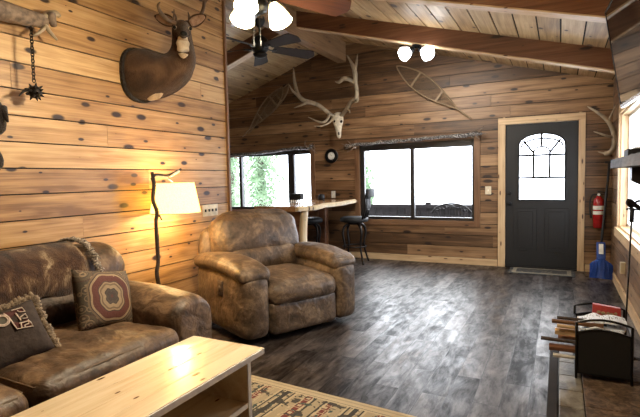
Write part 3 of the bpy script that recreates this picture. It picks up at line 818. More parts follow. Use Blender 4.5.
# ---------------------------------------------------------------- recliner
RA = math.radians(-26)
rc = thing('recliner', 'overstuffed brown suede recliner beside the floor lamp', 'armchair', (-2.41, 3.765, 0), RA); rc.scale = (1.05, 1.05, 1.03)
m = MB(); m.rbox((0.0, 0, .20), (.80, .66, .26), .05, 6); m.build('base', M['suede_r'], rc, True)
m = MB(); m.rbox((.435, 0, .185), (.10, .655, .27), .04, 8, (.012, 0, 0)); o = m.build('footrest_panel', M['suede_r'], rc, True, subsurf=1)
m = MB()
def seatw(p, u):
    if u.x > 0: p.z -= .02*u.x**2
    return p
m.rbox((.14, 0, .395), (.74, .66, .19), .08, 12, (.02, .01, .035), warp=seatw); o = m.build('seat_cushion', M['suede_r'], rc, True, subsurf=1); wrinkle(o, .014, .2)
for s in (-1, 1):
    yc = s*.45
    sec = smooth_closed([(yc-.11, .05), (yc-.115, .35), (yc-.11, .56), (yc+.11, .56), (yc+.125, .35), (yc+.11, .05)], 4)
    m = MB()
    def aw(P):
        return P
    m.rbox((0.01, yc, .305), (.95, .25, .53), .085, 9, (.02, .015, 0)); o = m.build('arm', M['suede_r'], rc, True, subsurf=1)
    m = MB()
    def padw(p, u, s=s):
        # rolls down over the front of the arm
        if u.x > .2:
            k = (u.x-.2)/.8; p.z -= .025*k*k
        p.z += .02*math.cos(u.x*2)
        return p
    m.rbox((-.01, yc, .585), (.95, .285, .125), .06, 12, (.015, .01, .02), warp=padw); p = m.build('arm_pad', M['suede_r'], rc, True, subsurf=1); wrinkle(p, .012, .18)
# backrest: shell, lumbar roll, head roll
tilt = roty(-.26)
m = MB()
def backw(p, u):
    k = (u.z+1)/2
    p.y *= 1+.02*math.sin(k*PI)-.12*max(0, k-.75)*2
    return p
m.rbox((-.40, 0, .50), (.16, 1.04, .78), .075, 10, (.01, .01, .02), rot=roty(-.22), warp=backw); o = m.build('back_shell', M['suede_r'], rc, True, subsurf=1)
def cushw(p, u):
    k = (u.z+1)/2
    p.y *= 1-.10*max(0, u.z)**3
    return p
m = MB(); m.rbox((-.235, 0, .565), (.22, .74, .27), .10, 10, (.03, .0, .02), rot=tilt, warp=lambda p, u: p); o = m.build('lumbar_cushion', M['suede_r'], rc, True, subsurf=1); wrinkle(o, .018, .16)
m = MB(); m.rbox((-.345, 0, .775), (.26, .90, .46), .12, 12, (.05, .01, .03), rot=tilt, warp=cushw); o = m.build('head_cushion', M['suede_r'], rc, True, subsurf=1); wrinkle(o, .02, .18)
m = MB(); m.rbox((.1, -.585, .42), (.09, .02, .13), .01, 3); m.lathe([(.03, 0), (.022, .012), (.0, .013)], (.1, -.59, .42), 14, rotx(PI/2)); m.build('recline_handle', M['suede_dark'], rc, True)
for x in (-.3, .3):
    for y in (-.28, .28):
        m = MB(); m.lathe([(.03, 0), (.03, .08)], (x, y, 0), 10); m.build('foot', M['black_matte'], rc, True)

# ---------------------------------------------------------------- coffee table
ct = thing('coffee_table', 'light pine coffee table with open shelf in front of the sofa', 'table', (-1.635, 1.2, 0))
m = MB()
for i in range(4):
    w = .48/4; x0 = -1.875+i*w
    m.span(x0, x0+w-.0004, .30, 2.045, .437, .465)
part(ct, m, 'tabletop', M['table'], bevel=.003)
m = MB(); m.span(-1.877, -1.393, .298, 2.05, .432, .4375); m.span(-1.395, -1.39, .298, 2.05, .432, .460); m.span(-1.88, -1.39, 2.045, 2.05, .432, .460); part(ct, m, 'edge_band', M['table_edge'])
for y in (.42, 1.93):
    m = MB(); m.span(-1.85, -1.42, y, y+.022, .0125, .432); e = part(ct, m, 'end_panel', M['table'], bevel=.002)
    m = MB(); m.span(-1.42, -1.415, y-.001, y+.024, .0125, .432); part(ct, m, 'panel_edge', M['table_edge'])
m = MB(); m.span(-1.85, -1.425, .442, 1.93, .185, .205); part(ct, m, 'shelf', M['table'])
m = MB(); m.span(-1.425, -1.42, .442, 1.93, .183, .207); part(ct, m, 'shelf_edge', M['table_edge'])
m = MB(); m.span(-1.85, -1.83, .442, 1.93, .0125, .432); part(ct, m, 'back_panel', M['table'])

# ---------------------------------------------------------------- rug
def rug_mat():
    m, nt, bs = new_mat('lodge_rug_weave')
    v = coords(nt); sp = N(nt, 'ShaderNodeSeparateXYZ'); nt.links.new(v, sp.inputs[0]); x, y = sp.outputs[0], sp.outputs[1]
    tan = (.34, .275, .18); dk = (.018, .018, .018); red = (.14, .018, .015); gold = (.46, .375, .25); teal = (.025, .05, .05)
    # band pattern measured from the far edge inwards
    dy = math_(nt, 'SUBTRACT', .86, math_(nt, 'ABSOLUTE', y)); dx = math_(nt, 'SUBTRACT', 1.01, math_(nt, 'ABSOLUTE', x))
    d = math_(nt, 'MINIMUM', dx, dy)
    # zigzag
    zz = math_(nt, 'PINGPONG', math_(nt, 'ADD', x, y), .05)
    zig = math_(nt, 'PINGPONG', math_(nt, 'SUBTRACT', x, y), .05)
    dia = math_(nt, 'ADD', zz, zig)
    # panels along x
    pan = math_(nt, 'PINGPONG', math_(nt, 'ADD', x, .13), .24)
    band = ramp(nt, [(0, dk), (.06, gold), (.1, tan), (.16, dk), (.2, gold), (.26, tan), (.55, red), (.72, gold), (.78, dk), (.84, tan)], math_(nt, 'DIVIDE', pan, .25), 'CONSTANT')
    dmask = ramp(nt, [(0, (1, 1, 1)), (.25, (0, 0, 0)), (.5, (1, 1, 1)), (.62, (0, 0, 0))], math_(nt, 'DIVIDE', dia, .1), 'CONSTANT')
    redzone = math_(nt, 'LESS_THAN', pan, .20); rz2 = math_(nt, 'GREATER_THAN', pan, .11)
    c = mixc(nt, band.outputs[0], gold, math_(nt, 'MULTIPLY', math_(nt, 'MULTIPLY', dmask.outputs[0], .9), math_(nt, 'MULTIPLY', redzone, rz2)))
    nz = noise_tex(nt, coords(nt, (7, 10, 1)), 1.5, 3, .6); blot = ramp(nt, [(.56, (0, 0, 0)), (.565, (1, 1, 1))], nz, 'CONSTANT')
    c = mixc(nt, c, dk, math_(nt, 'MULTIPLY', blot.outputs[0], .95))
    nz2 = noise_tex(nt, coords(nt, (14, 9, 1), (3, 8, 0)), 1.6, 2, .6); blot2 = ramp(nt, [(.62, (0, 0, 0)), (.625, (1, 1, 1))], nz2, 'CONSTANT')
    c = mixc(nt, c, teal, blot2.outputs[0])
    edge = ramp(nt, [(0, gold), (.18, tan), (.30, gold), (.55, dk), (.58, gold), (.7, gold)], math_(nt, 'DIVIDE', d, .12), 'CONSTANT')
    c = mixc(nt, c, edge.outputs[0], math_(nt, 'LESS_THAN', d, .085))
    w = noise_tex(nt, v, 160, 2); c = mixc(nt, c, (.05, .035, .02), math_(nt, 'MULTIPLY', w, .4))
    nt.links.new(c, bs.inputs['Base Color']); bs.inputs['Roughness'].default_value = .95; bump(nt, bs, w, .6, .004); return m
m = MB(); m.rbox((0, 0, .006), (2.02, 1.72, .012), .005, 3)
rug = m.build('area_rug', rug_mat(), None); rug.location = (-.97, 1.68, .0); rug.rotation_euler = (0, 0, math.radians(-4.5))
tag(rug, 'tan lodge rug with dark red and black motifs under the coffee table', 'rug')

# ---------------------------------------------------------------- floor lamp
lx = -2.98
fl = thing('floor_lamp', 'lit floor lamp made from a crooked dark branch beside the recliner', 'lamp', (lx, 2.92, 0))
pole = [at(0, lx, *p) for p in ((157, 276), (158, 262), (157, 240), (156, 222), (157, 212), (153, 200), (154, 185), (152, 172))]
pts = [Vector((lx, 2.89, .02)), Vector((lx, 2.9, .3))]+pole
m = MB(); m.tube(pts, [.020, .018, .017, .016, .017, .016, .018, .016, .016, .014], 9, smoothn=4)
m.tube([at(0, lx, 157, 211), at(0, lx+.02, 162, 220)], [.012, .007], 7); m.tube([at(0, lx, 155, 186), at(0, lx, 151, 178)], [.012, .006], 7)
part(fl, m, 'branch_pole', M['bark'], smooth=True)
m = MB(); m.tube([at(0, lx, *p) for p in ((153, 176), (158, 175), (166, 176), (172, 174), (178, 171), (181, 169))], [.015, .014, .013, .013, .012, .009], 8, smoothn=3); part(fl, m, 'branch_arm', M['bark'], smooth=True)
m = MB(); m.tube([at(0, lx+.02, 171, 176), at(0, lx+.02, 179, 171)], [.007, .012], 8); part(fl, m, 'cut_branch_end', M['bone'], smooth=True)
m = MB(); m.lathe([(.14, 0), (.14, .012), (.12, .025), (.03, .03), (.02, .06)], (lx, 2.89, 0), 24); part(fl, m, 'base', M['black'], smooth=True, angle=.6)
sc = at(0, lx, 175, 195); stop, sbot = 1.345, 1.085
def shade_mat():
    m, nt, bs = new_mat('lit_linen_shade')
    nt.nodes.remove(bs); o = nt.nodes['Material Output']
    w = noise_tex(nt, coords(nt, (1, 1, 1)), 120, 2); c = ramp(nt, [(.3, (.93, .78, .35)), (.7, (1, .88, .45))], w).outputs[0]
    tl_ = N(nt, 'ShaderNodeBsdfTranslucent'); df = N(nt, 'ShaderNodeBsdfDiffuse'); em = N(nt, 'ShaderNodeEmission'); em.inputs[1].default_value = .9
    for n in (tl_, df, em): nt.links.new(c, n.inputs[0])
    a = N(nt, 'ShaderNodeMixShader'); a.inputs[0].default_value = .35; nt.links.new(tl_.outputs[0], a.inputs[1]); nt.links.new(df.outputs[0], a.inputs[2])
    b = N(nt, 'ShaderNodeAddShader'); nt.links.new(a.outputs[0], b.inputs[0]); nt.links.new(em.outputs[0], b.inputs[1]); nt.links.new(b.outputs[0], o.inputs[0]); return m
m = MB(); prf = [(.205, sbot), (.160, stop)]
n = 40; rings = []
for r, z in [(.212, sbot), (.165, stop), (.162, stop), (.209, sbot)]:
    rings.append([Vector((sc.x+r*math.cos(2*PI*k/n), sc.y+r*math.sin(2*PI*k/n), z)) for k in range(n)])
m.loft(rings, cap=False); rr = rings
part(fl, m, 'lamp_shade', shade_mat(), smooth=True, angle=.8)
for r, z in ((.212, sbot), (.165, stop)):
    m = MB(); m.tube([Vector((sc.x+r*math.cos(2*PI*k/32), sc.y+r*math.sin(2*PI*k/32), z)) for k in range(33)], .004, 6)
    part(fl, m, 'shade_rim', M['cream'], smooth=True)
m = MB(); m.sphere((sc.x, sc.y, 1.20), .032, (1, 1, 1.25)); bulb = part(fl, m, 'bulb', emissive('warm_bulb', (1, .75, .42), 12), smooth=True)
m = MB(); m.tube([(sc.x, sc.y, 1.24), (sc.x, sc.y, 1.30), (sc.x, sc.y, 1.345), at(0, lx, 166, 177)], .006, 6); part(fl, m, 'socket', M['black'])
def light(name, typ, loc, power, colr, size=.05, **k):
    l = bpy.data.lights.new(name, typ); l.energy = power; l.color = colr
    if typ in ('POINT', 'SPOT'): l.shadow_soft_size = size
    for a, b in k.items(): setattr(l, a, b)
    o = bpy.data.objects.new(name, l); col.objects.link(o); o.location = loc; return o
light('lamp_light', 'POINT', (sc.x, sc.y, 1.14), 22, (1, .66, .30), .04)
light('lamp_light', 'POINT', (sc.x, sc.y, 1.28), 12, (1, .66, .30), .03)

# ---------------------------------------------------------------- deer mount
dm = thing('deer_mount', 'antlered deer shoulder mount on the left pine wall', 'deer mount', (-3.2, 3.0, 2.2))
def ell_ring(c, u, v, a, b, n=20, p=2.0):
    out = []
    for k in range(n):
        t = 2*PI*k/n; ct_, st_ = math.cos(t), math.sin(t)
        out.append(Vector(c)+Vector(u)*a*math.copysign(abs(ct_)**(2/p), ct_)+Vector(v)*b*math.copysign(abs(st_)**(2/p), st_))
    return out
# spine of neck: from wall to the head, drawn through the photo's outline
# each: centre, direction of travel, half width (horizontal), half height
def rings_along(sts, n=22):
    rings = []
    for c, d, a, b in sts:
        d = Vector(d).normalized(); side = d.cross(Vector((0, 0, 1))).normalized(); upv = side.cross(d).normalized()
        rings.append(ell_ring(c, side, upv, a, b, n, 2.0 if a < .12 else 2.5))
    return rings
def catm(sts, k=4):
    out = []
    n = len(sts)
    arr = [np.array([*c, *Vector(d).normalized(), a, b], float) for c, d, a, b in sts]
    for i in range(n-1):
        p0, p1, p2, p3 = arr[max(i-1, 0)], arr[i], arr[i+1], arr[min(i+2, n-1)]
        for s in range(k):
            t = s/k; q = .5*((2*p1)+(p2-p0)*t+(2*p0-5*p1+4*p2-p3)*t*t+(3*p1-p0-3*p2+p3)*t**3)
            out.append((tuple(q[:3]), tuple(q[3:6]), q[6], q[7]))
    q = arr[-1]; out.append((tuple(q[:3]), tuple(q[3:6]), q[6], q[7])); return out
HC = at(0, -2.80, 182, 30)     # head centre
hd = Vector((.66, -.64, -.44)).normalized()   # facing the room, towards the camera
neck = [((-3.19, 2.94, 2.26), (1, .0, .05), .17, .205), ((-3.12, 2.955, 2.26), (1, .06, .05), .18, .212), ((-3.03, 3.02, 2.28), (.8, .3, .3), .16, .20),
        ((-2.95, 3.09, 2.32), (.6, .3, .6), .13, .165), ((-2.89, 3.12, 2.39), (.4, .1, .9), .108, .135), ((-2.855, 3.12, 2.47), (.35, -.05, .9), .092, .112),
        (tuple(HC-hd*.045+Vector((-.01, .01, -.01))), (.5, -.3, .5), .080, .092),
        (tuple(HC+hd*.03), hd, .070, .072), (tuple(HC+hd*.10+Vector((0, 0, -.0))), hd, .048, .052), (tuple(HC+hd*.17+Vector((0, 0, -.002))), hd, .034, .037),
        (tuple(HC+hd*.215+Vector((0, 0, -.002))), hd, .028, .028), (tuple(HC+hd*.23+Vector((0, 0, -.002))), hd, .010, .010)]
m = MB(); m.loft(rings_along(catm(neck, 5))); dbody = part(dm, m, 'head_and_shoulders', M['deer'], smooth=True)
sd = hd.cross(Vector((0, 0, 1))).normalized(); hu = sd.cross(hd).normalized()
def head(f, s, u): return HC+hd*f+sd*s+hu*u
# pale throat and chin, brisket patches
m = MB()
thr_st = [(tuple(HC+hd*.20-hu*.020), hd, .016, .010), (tuple(HC+hd*.13-hu*.036), hd, .034, .022), (tuple(HC+hd*.08-hu*.075), (.3, -.3, -.8), .046, .035), (tuple(HC+hd*.055+Vector((0, 0, -.11))), (.1, 0, -1), .060, .045), (tuple(HC+hd*.065+Vector((0, 0, -.17))), (.0, .0, -1), .052, .045), (tuple(HC+hd*.06+Vector((0, 0, -.22))), (.0, .0, -1), .01, .015)]
m.loft(rings_along(catm(thr_st, 4), 14)); part(dm, m, 'white_throat', M['deer_pale'], smooth=True)
m = MB(); m.tube([(-3.10, 2.95, 2.065), (-3.03, 2.96, 2.095), (-2.955, 3.0, 2.16), (-2.90, 3.03, 2.24)], [.03, .05, .035, .008], 12, smoothn=4); part(dm, m, 'pale_brisket', M['deer_pale'], smooth=True)
m = MB(); m.sphere(head(.224, 0, .008), .028, (1, 1.1, .8)); part(dm, m, 'nose', M['black'], smooth=True)
m = MB()
for f, u in ((.19, -.03),): m.tube([head(.215, -.016, -.016), head(.19, -.028, -.018), head(.15, -.038, -.020)], .003, 5); m.tube([head(.215, .016, -.016), head(.19, .028, -.018), head(.15, .038, -.020)], .003, 5)
part(dm, m, 'mouth', M['black_matte'])
for s in (-1, 1):
    m = MB(); m.sphere(head(.07, s*.058, .026), .019, (1, 1, .8)); part(dm, m, 'eye_ring', M['deer_pale'], smooth=True)
    m = MB(); m.sphere(head(.08, s*.062, .028), .014); part(dm, m, 'eye', M['black'], smooth=True)
    # ears
    base = head(-.02, s*.055, .045); tip = head(-.05, s*.215, .085) if s > 0 else head(-.04, s*.20, .125)
    ax_ = (tip-base); L = ax_.length; ax_.normalize(); wv = ax_.cross(hd).normalized(); nrm = wv.cross(ax_).normalized()
    if nrm.dot(hd) < 0: nrm = -nrm
    m = MB(); mi = MB(); rows = []; rowi = []
    for i in range(11):
        t = i/10; w = .052*math.sin(PI*min(1, (t*.92+.08)))**.7*(1-.25*t)+.003
        c = base+ax_*L*t-nrm*.012*math.sin(PI*t)
        rows.append([c+wv*w*math.cos(a)+nrm*(-.018*math.sin(a) if math.sin(a) > 0 else .004*math.sin(a)) for a in [2*PI*k/14 for k in range(14)]])
        wi = w*.72
        rowi.append([c+wv*wi*math.cos(a)+nrm*(.006+.004*math.sin(a)) for a in [2*PI*k/10 for k in range(10)]])
    m.loft(rows); ear = part(dm, m, 'ear', M['deer'], smooth=True)
    mi.loft(rowi[1:-1]); bmesh.ops.translate(mi.bm, vec=-Vector(dm.location), verts=mi.bm.verts[:]); mi.build('ear_lining', M['ear_in'], ear, True)
def antl(px, xs, rads, m, sm=4):
    pts = [at(0, x, *p) for p, x in zip(px, xs)]
    m.tube(pts, rads, 8, smoothn=sm)
m = MB(); antl([(175, 23), (168, 20), (161, 13), (158, 6), (160, 2)], [-2.80, -2.80, -2.78, -2.74, -2.70], [.019, .017, .015, .011, .004], m)
antl([(173, 21), (174, 15), (174, 9)], [-2.80, -2.78, -2.77], [.010, .009, .003], m); antl([(176, 21), (176, 17), (175, 14)], [-2.79, -2.76, -2.74], [.009, .007, .003], m)
part(dm, m, 'antler', M['antler_dark'], smooth=True)
m = MB(); antl([(186, 23), (194, 20), (201, 14), (204, 5), (203, -4), (200, -11)], [-2.80, -2.80, -2.78, -2.76, -2.74, -2.70], [.019, .017, .016, .014, .011, .004], m)
antl([(189, 22), (189, 16), (188, 12)], [-2.80, -2.78, -2.77], [.010, .009, .003], m); antl([(204, 4), (208, -2), (208, -8)], [-2.76, -2.74, -2.72], [.010, .008, .003], m)
part(dm, m, 'antler', M['antler_dark'], smooth=True)
m = MB(); bmv = [Vector((-3.2, 2.935+.19*math.copysign(abs(math.cos(t))**.8, math.cos(t)), 2.255+.225*math.copysign(abs(math.sin(t))**.8, math.sin(t)))) for t in [2*PI*k/28 for k in range(28)]]; m.prism(bmv, (.03, 0, 0)); part(dm, m, 'back_board', M['dark_fur'])

# ---------------------------------------------------------------- log with antler and mace (top left)
lg = thing('log_bracket', 'weathered log with forked stub mounted high on the left wall', 'log', (-3.13, 1.9, 2.45))
m = MB(); m.tube([at(0, -3.10, -60, -12), at(0, -3.10, -20, 3), at(0, -3.10, 10, 13), at(0, -3.10, 45, 22)], [.075, .07, .062, .045], 12, smoothn=4); part(lg, m, 'log', M['grey_log'], smooth=True)
m = MB(); m.tube([at(0, -3.09, 40, 22), at(0, -3.08, 48, 15), at(0, -3.07, 56, 14), at(0, -3.06, 60, 17)], [.03, .028, .024, .012], 8, smoothn=3)
m.tube([at(0, -3.08, 44, 24), at(0, -3.06, 50, 32), at(0, -3.06, 57, 40)], [.018, .013, .008], 8, smoothn=3)
m.tube([at(0, -3.08, 46, 26), at(0, -3.06, 40, 32), at(0, -3.06, 33, 36)], [.015, .010, .006], 8, smoothn=3)
part(lg, m, 'forked_stub', M['antler'], smooth=True)
m = MB(); m.tube([at(0, -3.07, 50, 14), at(0, -3.05, 54, 26)], [.035, .02], 8, smoothn=2); part(lg, m, 'burl', M['grey_log'], smooth=True)
mace = thing('spiked_ball', 'black spiked ball hanging from a chain under the log', 'mace', tuple(at(0, -3.06, 34, 92)))
m = MB(); p0, p1 = at(0, -3.06, 31, 27), at(0, -3.06, 34, 82); nl = 17
for i in range(nl):
    c = p0.lerp(p1, (i+.5)/nl); L = (p1-p0).length/nl*.75; ax_ = Vector((1, 0, 0)) if i % 2 else Vector((0, 1, 0))
    m.tube([c+ax_*.010*math.cos(k*PI/5)+Vector((0, 0, L*math.sin(k*PI/5))) for k in range(11)], .0035, 5)
part(mace, m, 'chain', M['iron'], smooth=True)
m = MB(); cb_ = at(0, -3.06, 35, 92); m.sphere(cb_, .042); part(mace, m, 'ball', M['iron'], smooth=True)
m = MB()
for k in range(22):
    zf = 1-2*(k+.5)/22; a = k*2.4; d = Vector((math.sqrt(1-zf*zf)*math.cos(a), math.sqrt(1-zf*zf)*math.sin(a), zf))
    m.tube([cb_+d*.036, cb_+d*.062], [.011, .002], 6)
part(mace, m, 'spikes', M['iron'])
m = MB(); m.tube([at(0, -3.06, 30, 90), at(0, -3.06, 24, 91), at(0, -3.06, 19, 96)], [.012, .009, .003], 7, smoothn=3); part(mace, m, 'hook', M['iron'], smooth=True)

m = MB()
def blob(c, r, sc_, k): 
    vs = m.sphere(c, r, sc_, 20)
    for v in vs: v.co += (v.co-Vector(c)).normalized()*.03*noise.noise(v.co*14+Vector((k, 0, 0)))
blob(at(0, -3.13, -10, 118), .09, (.6, 1, 1.15), 1); blob(at(0, -3.13, -9, 160), .06, (.6, 1, 1.6), 4)
m.tube([at(0, -3.1, 2, 108), at(0, -3.05, 8, 122)], [.03, .006], 8)
tag(m.build('fur_pelt', M['dark_fur'], None, True), 'dark brown fur piece on the left wall at the frame edge', 'pelt')

# ---------------------------------------------------------------- elk skull on the far wall
def fw(px, py, y): return at(1, y, px, py)
el = thing('elk_skull', 'pale elk skull with huge branching antlers on the far wall', 'skull mount', tuple(fw(338, 125, 7.38)))
m = MB(); up = Vector((0, 0, 1))
sk = [(fw(338, 112, 7.33), .05, .04), (fw(337.5, 115, 7.30), .095, .06), (fw(338, 120, 7.25), .11, .06), (fw(338.3, 126, 7.22), .07, .05), (fw(338.6, 131, 7.20), .045, .04), (fw(339, 136, 7.19), .04, .032), (fw(339.2, 138.5, 7.19), .02, .018)]
rings = [ell_ring(c, Vector((1, 0, 0)), Vector((0, 1, .2)).normalized(), a, b, 18) for c, a, b in sk]; m.loft(rings)
part(el, m, 'skull', M['bone'], smooth=True, subsurf=1)
for s in (-1, 1):
    m = MB(); m.sphere(fw(338+s*3.3, 121.5, 7.205), .022, (1, .7, 1.1)); part(el, m, 'eye_socket', M['dark_fur'], smooth=True)
m = MB(); m.sphere(fw(338.8, 133.5, 7.165), .018, (.8, .6, 1.8))
part(el, m, 'nose_hollow', M['dark_fur'], smooth=True)
def fant(px, ys, rads, m, sm=4): m.tube([fw(p[0], p[1], y) for p, y in zip(px, ys)], rads, 9, smoothn=sm)
m = MB()
fant([(341, 116), (346, 110), (351, 102), (356, 98.5), (357, 92), (355.5, 82), (355, 73), (352.5, 65), (347, 55)], [7.28, 7.2, 7.1, 7.05, 7.02, 7.0, 7.0, 6.98, 6.95], [.034, .034, .034, .036, .032, .034, .040, .030, .006], m)
fant([(354.5, 74), (356, 65), (357.5, 54)], [7.0, 7.0, 6.98], [.032, .022, .005], m)
fant([(355.5, 84), (350, 80), (344, 78.5), (339, 82), (335, 81.5)], [7.0, 6.95, 6.9, 6.9, 6.9], [.024, .03, .034, .026, .005], m)
fant([(346, 110), (349, 110.5), (350, 113)], [7.2, 7.1, 7.05], [.022, .016, .005], m)
fant([(353, 100), (357, 101.5), (359, 97)], [7.08, 6.98, 6.95], [.022, .018, .006], m)
part(el, m, 'antler', M['antler'], smooth=True)
m = MB()
fant([(335, 116), (331, 115), (325, 110), (318, 105), (311, 102.5), (303, 100), (298, 94), (295.5, 86), (294, 78), (293.5, 68)], [7.28, 7.22, 7.14, 7.1, 7.05, 7.0, 7.0, 7.0, 7.0, 6.98], [.034, .033, .032, .033, .034, .036, .032, .028, .022, .005], m)
fant([(302, 99.5), (297, 95), (292, 90), (289.5, 85)], [7.0, 6.96, 6.92, 6.9], [.026, .02, .016, .005], m)
fant([(314, 103.5), (307, 103), (302, 105), (294, 108)], [7.06, 6.98, 6.92, 6.88], [.024, .022, .018, .005], m)
fant([(329, 114), (328, 118), (324, 122), (318, 121.5), (308, 117)], [7.18, 7.1, 7.0, 6.95, 6.9], [.022, .022, .02, .016, .005], m)
fant([(333, 117), (330, 122), (322, 126), (314, 126)], [7.22, 7.12, 7.02, 6.98], [.02, .018, .014, .005], m)
part(el, m, 'antler', M['antler'], smooth=True)

# ---------------------------------------------------------------- snowshoes
def snowshoe(tip, tail, width, y, name_label, fmat, parent_y):
    A, B = fw(*tip, y), fw(*tail, y); ax_ = B-A; L = ax_.length; ax_.normalize(); side = ax_.cross(Vector((0, 1, 0))).normalized(); nrm = Vector((0, -1, 0))
    t = thing('snowshoe', name_label, 'snowshoe', tuple(A), 0, 'snowshoes on the far wall')
    def prof_w(s):   # s 0..1 from rounded toe to pointed tail
        return width*(math.sin(PI*min(1, (s/.82))**.80)) if s < .82 else 0
    def P(s, k): return A+ax_*L*s+side*k*prof_w(s)+nrm*(.03 if s > .1 else .03+.05*(1-s/.1))
    for k in (-1, 1):
        m = MB(); m.tube([P(s/30*.85, k) for s in range(31)]+[A+ax_*L+nrm*.03], .011, 7); part(t, m, 'frame_rail', M[fmat], smooth=True)
    for s in (.26, .58):
        m = MB(); m.box(A+ax_*L*s+nrm*.03, (prof_w(s)*2, .02, .03), Matrix((side, Vector((0, 1, 0)), ax_)).transposed()); part(t, m, 'crossbar', M[fmat])
    m = MB()
    for i in range(2, 40):
        s = i/40*.82
        for dlt in (.06, -.06):
            s2 = s+dlt
            if 0 < s2 < .80: m.tube([P(s, -1), P(s2, 1)], .003, 4)
    part(t, m, 'webbing', M['leather'])
snowshoe((285, 88), (243.5, 137), .135, 7.34, 'snowshoe hung upright left of the elk skull', 'ashdark', 7.35)
snowshoe((398, 67), (471.5, 119), .135, 7.34, 'snowshoe hung slanting above the wide window', 'ashframe', 7.35)
# inner second rail of the left pair seen behind the first
snowshoe((291, 85), (249, 134), .10, 7.37, 'second snowshoe showing behind the left one', 'ashdark', 7.35)

# ---------------------------------------------------------------- antler by the door
am = thing('antler', 'single curved antler hung in the corner right of the door', 'antler', tuple(fw(606, 140, 7.3)))
m = MB()
fant([(605, 153.5), (610, 152.5), (614, 147), (614.5, 139), (613, 130), (609, 122.5), (604, 117), (597, 112), (587.5, 106.5)], [7.1, 7.05, 7.0, 6.98, 6.96, 6.95, 6.94, 6.92, 6.9], [.026, .032, .032, .030, .028, .025, .022, .018, .006], m)
fant([(613.5, 137), (607, 136), (600, 133.5), (593.5, 131.5)], [6.98, 6.93, 6.9, 6.88], [.018, .014, .012, .004], m)
fant([(608.5, 121), (612, 113), (616, 105)], [6.95, 6.9, 6.86], [.014, .010, .004], m)
fant([(611, 153), (604, 153), (598, 152)], [7.05, 7.1, 7.12], [.018, .012, .005], m)
part(am, m, 'beam_and_tines', M['antler'], smooth=True)
m = MB(); m.tube([fw(606, 153, 7.40), fw(607, 153, 7.08)], .012, 8); part(am, m, 'hook', M['iron'])

# ---------------------------------------------------------------- rustic curtain rods
def rod(a, b, y, label, seed):
    random.seed(seed)
    A, B = fw(*a, y), fw(*b, y)
    t = thing('curtain_rod', label, 'curtain rod', tuple(A), 0, 'rustic branch rods over the windows')
    m = MB(); n = 26; m.tube([A.lerp(B, i/n)+Vector((0, random.uniform(-.008, .008), random.uniform(-.010, .010))) for i in range(n+1)], [random.uniform(.020, .034) for i in range(n+1)], 8)
    part(t, m, 'branch', mott, smooth=True)
    for e, sg in ((A, -1), (B, 1)):
        m = MB()
        for k in range(5):
            d = Vector((sg*random.uniform(.02, .16), random.uniform(-.08, 0), random.uniform(-.13, .13)))
            m.tube([e-Vector((sg*.05*k, 0, 0)), e+d*.55-Vector((sg*.05*k, 0, 0))+Vector((0, -.02, 0)), e+d-Vector((sg*.04*k, 0, 0))], [.013, .010, .003], 6)
        part(t, m, 'twig_finial', M['grey_log'], smooth=True)
        m = MB(); x = e.x-sg*.14; m.tube([(x, 7.4, e.z-.04), (x, y, e.z-.04), (x, y-.02, e.z)], .012, 7); part(t, m, 'bracket', M['antler'], smooth=True)
m_, nt, bs = new_mat('lichen_branch'); f_ = noise_tex(nt, coords(nt), 55, 3, .7); r_ = ramp(nt, [(.42, (.012, .010, .010)), (.52, (.10, .08, .07)), (.60, (.42, .40, .38))], f_); nt.links.new(r_.outputs[0], bs.inputs['Base Color']); bs.inputs['Roughness'].default_value = .6; bump(nt, bs, f_, .8, .02); mott = m_
rod((346, 145.5), (482, 133.5), 7.28, 'mottled grey branch curtain rod over the wide window', 4)
rod((229, 156.5), (313, 146.5), 7.28, 'mottled grey branch curtain rod over the nook window', 6)
random.seed(21)

# ---------------------------------------------------------------- wall clock, plates
ck = thing('wall_clock', 'round black wall clock between the two windows', 'clock', tuple(at(1, 7.4, 332, 156)))
c = at(1, 7.4, 332, 156); RX90 = rotx(PI/2)
m = MB(); m.lathe([(.118, 0), (.125, .03), (.11, .04), (.075, .035), (.07, .02)], c, 32, RX90); part(ck, m, 'case', M['black'], smooth=True, angle=.5)
m = MB(); m.lathe([(.062, .028), (.062, .036)], c, 28, RX90); part(ck, m, 'dial', M['white'], smooth=True, angle=.5)
m = MB()
for k in range(12):
    a = k*PI/6; m.box((c.x+.05*math.sin(a), c.y-.0365, c.z+.05*math.cos(a)), (.003, .002, .010), roty(a))
m.box((c.x+.012, c.y-.038, c.z+.008), (.004, .002, .03), roty(1.0)); m.box((c.x-.002, c.y-.0385, c.z+.019), (.003, .002, .042), roty(-.1))
part(ck, m, 'hands_and_marks', M['black_matte'])
def plate(center, axis, inward, w, h, n, label, name='light_switch', mat='cream', outlet=False, dep=.008):
    t = thing(name, label, 'outlet' if outlet else 'light switch', tuple(center))
    m = MB(); s = (w, dep, h) if axis == 1 else (dep, w, h); off = Vector((0, inward*dep/2, 0)) if axis == 1 else Vector((inward*dep/2, 0, 0))
    m.rbox(Vector(center)+off, s, .003, 2); part(t, m, 'cover_plate', M[mat], smooth=True, angle=.5)
    for k in range(n):
        o_ = (k-(n-1)/2)*(w/n*.92 if n > 1 else 0); cc = Vector(center)+off*(1+.0064/dep*2)
        if axis == 1: cc.x += o_
        else: cc.y += o_
        m = MB()
        if outlet:
            for dz in (-.02, .02):
                c2 = cc+Vector((0, 0, dz)); m.box(c2, (.024, .006, .024) if axis == 1 else (.006, .024, .024))
        else: m.box(cc, (.012, .016, .026) if axis == 1 else (.016, .012, .026))
        part(t, m, 'receptacle' if outlet else 'toggle', M['black_matte'] if n > 1 else M['white'])
    return t
c = at(0, XL, 210, 210); plate((XL, c.y, 1.055), 0, 1, .235, .118, 4, 'cream four-gang switch plate on the left wall right of the lamp')
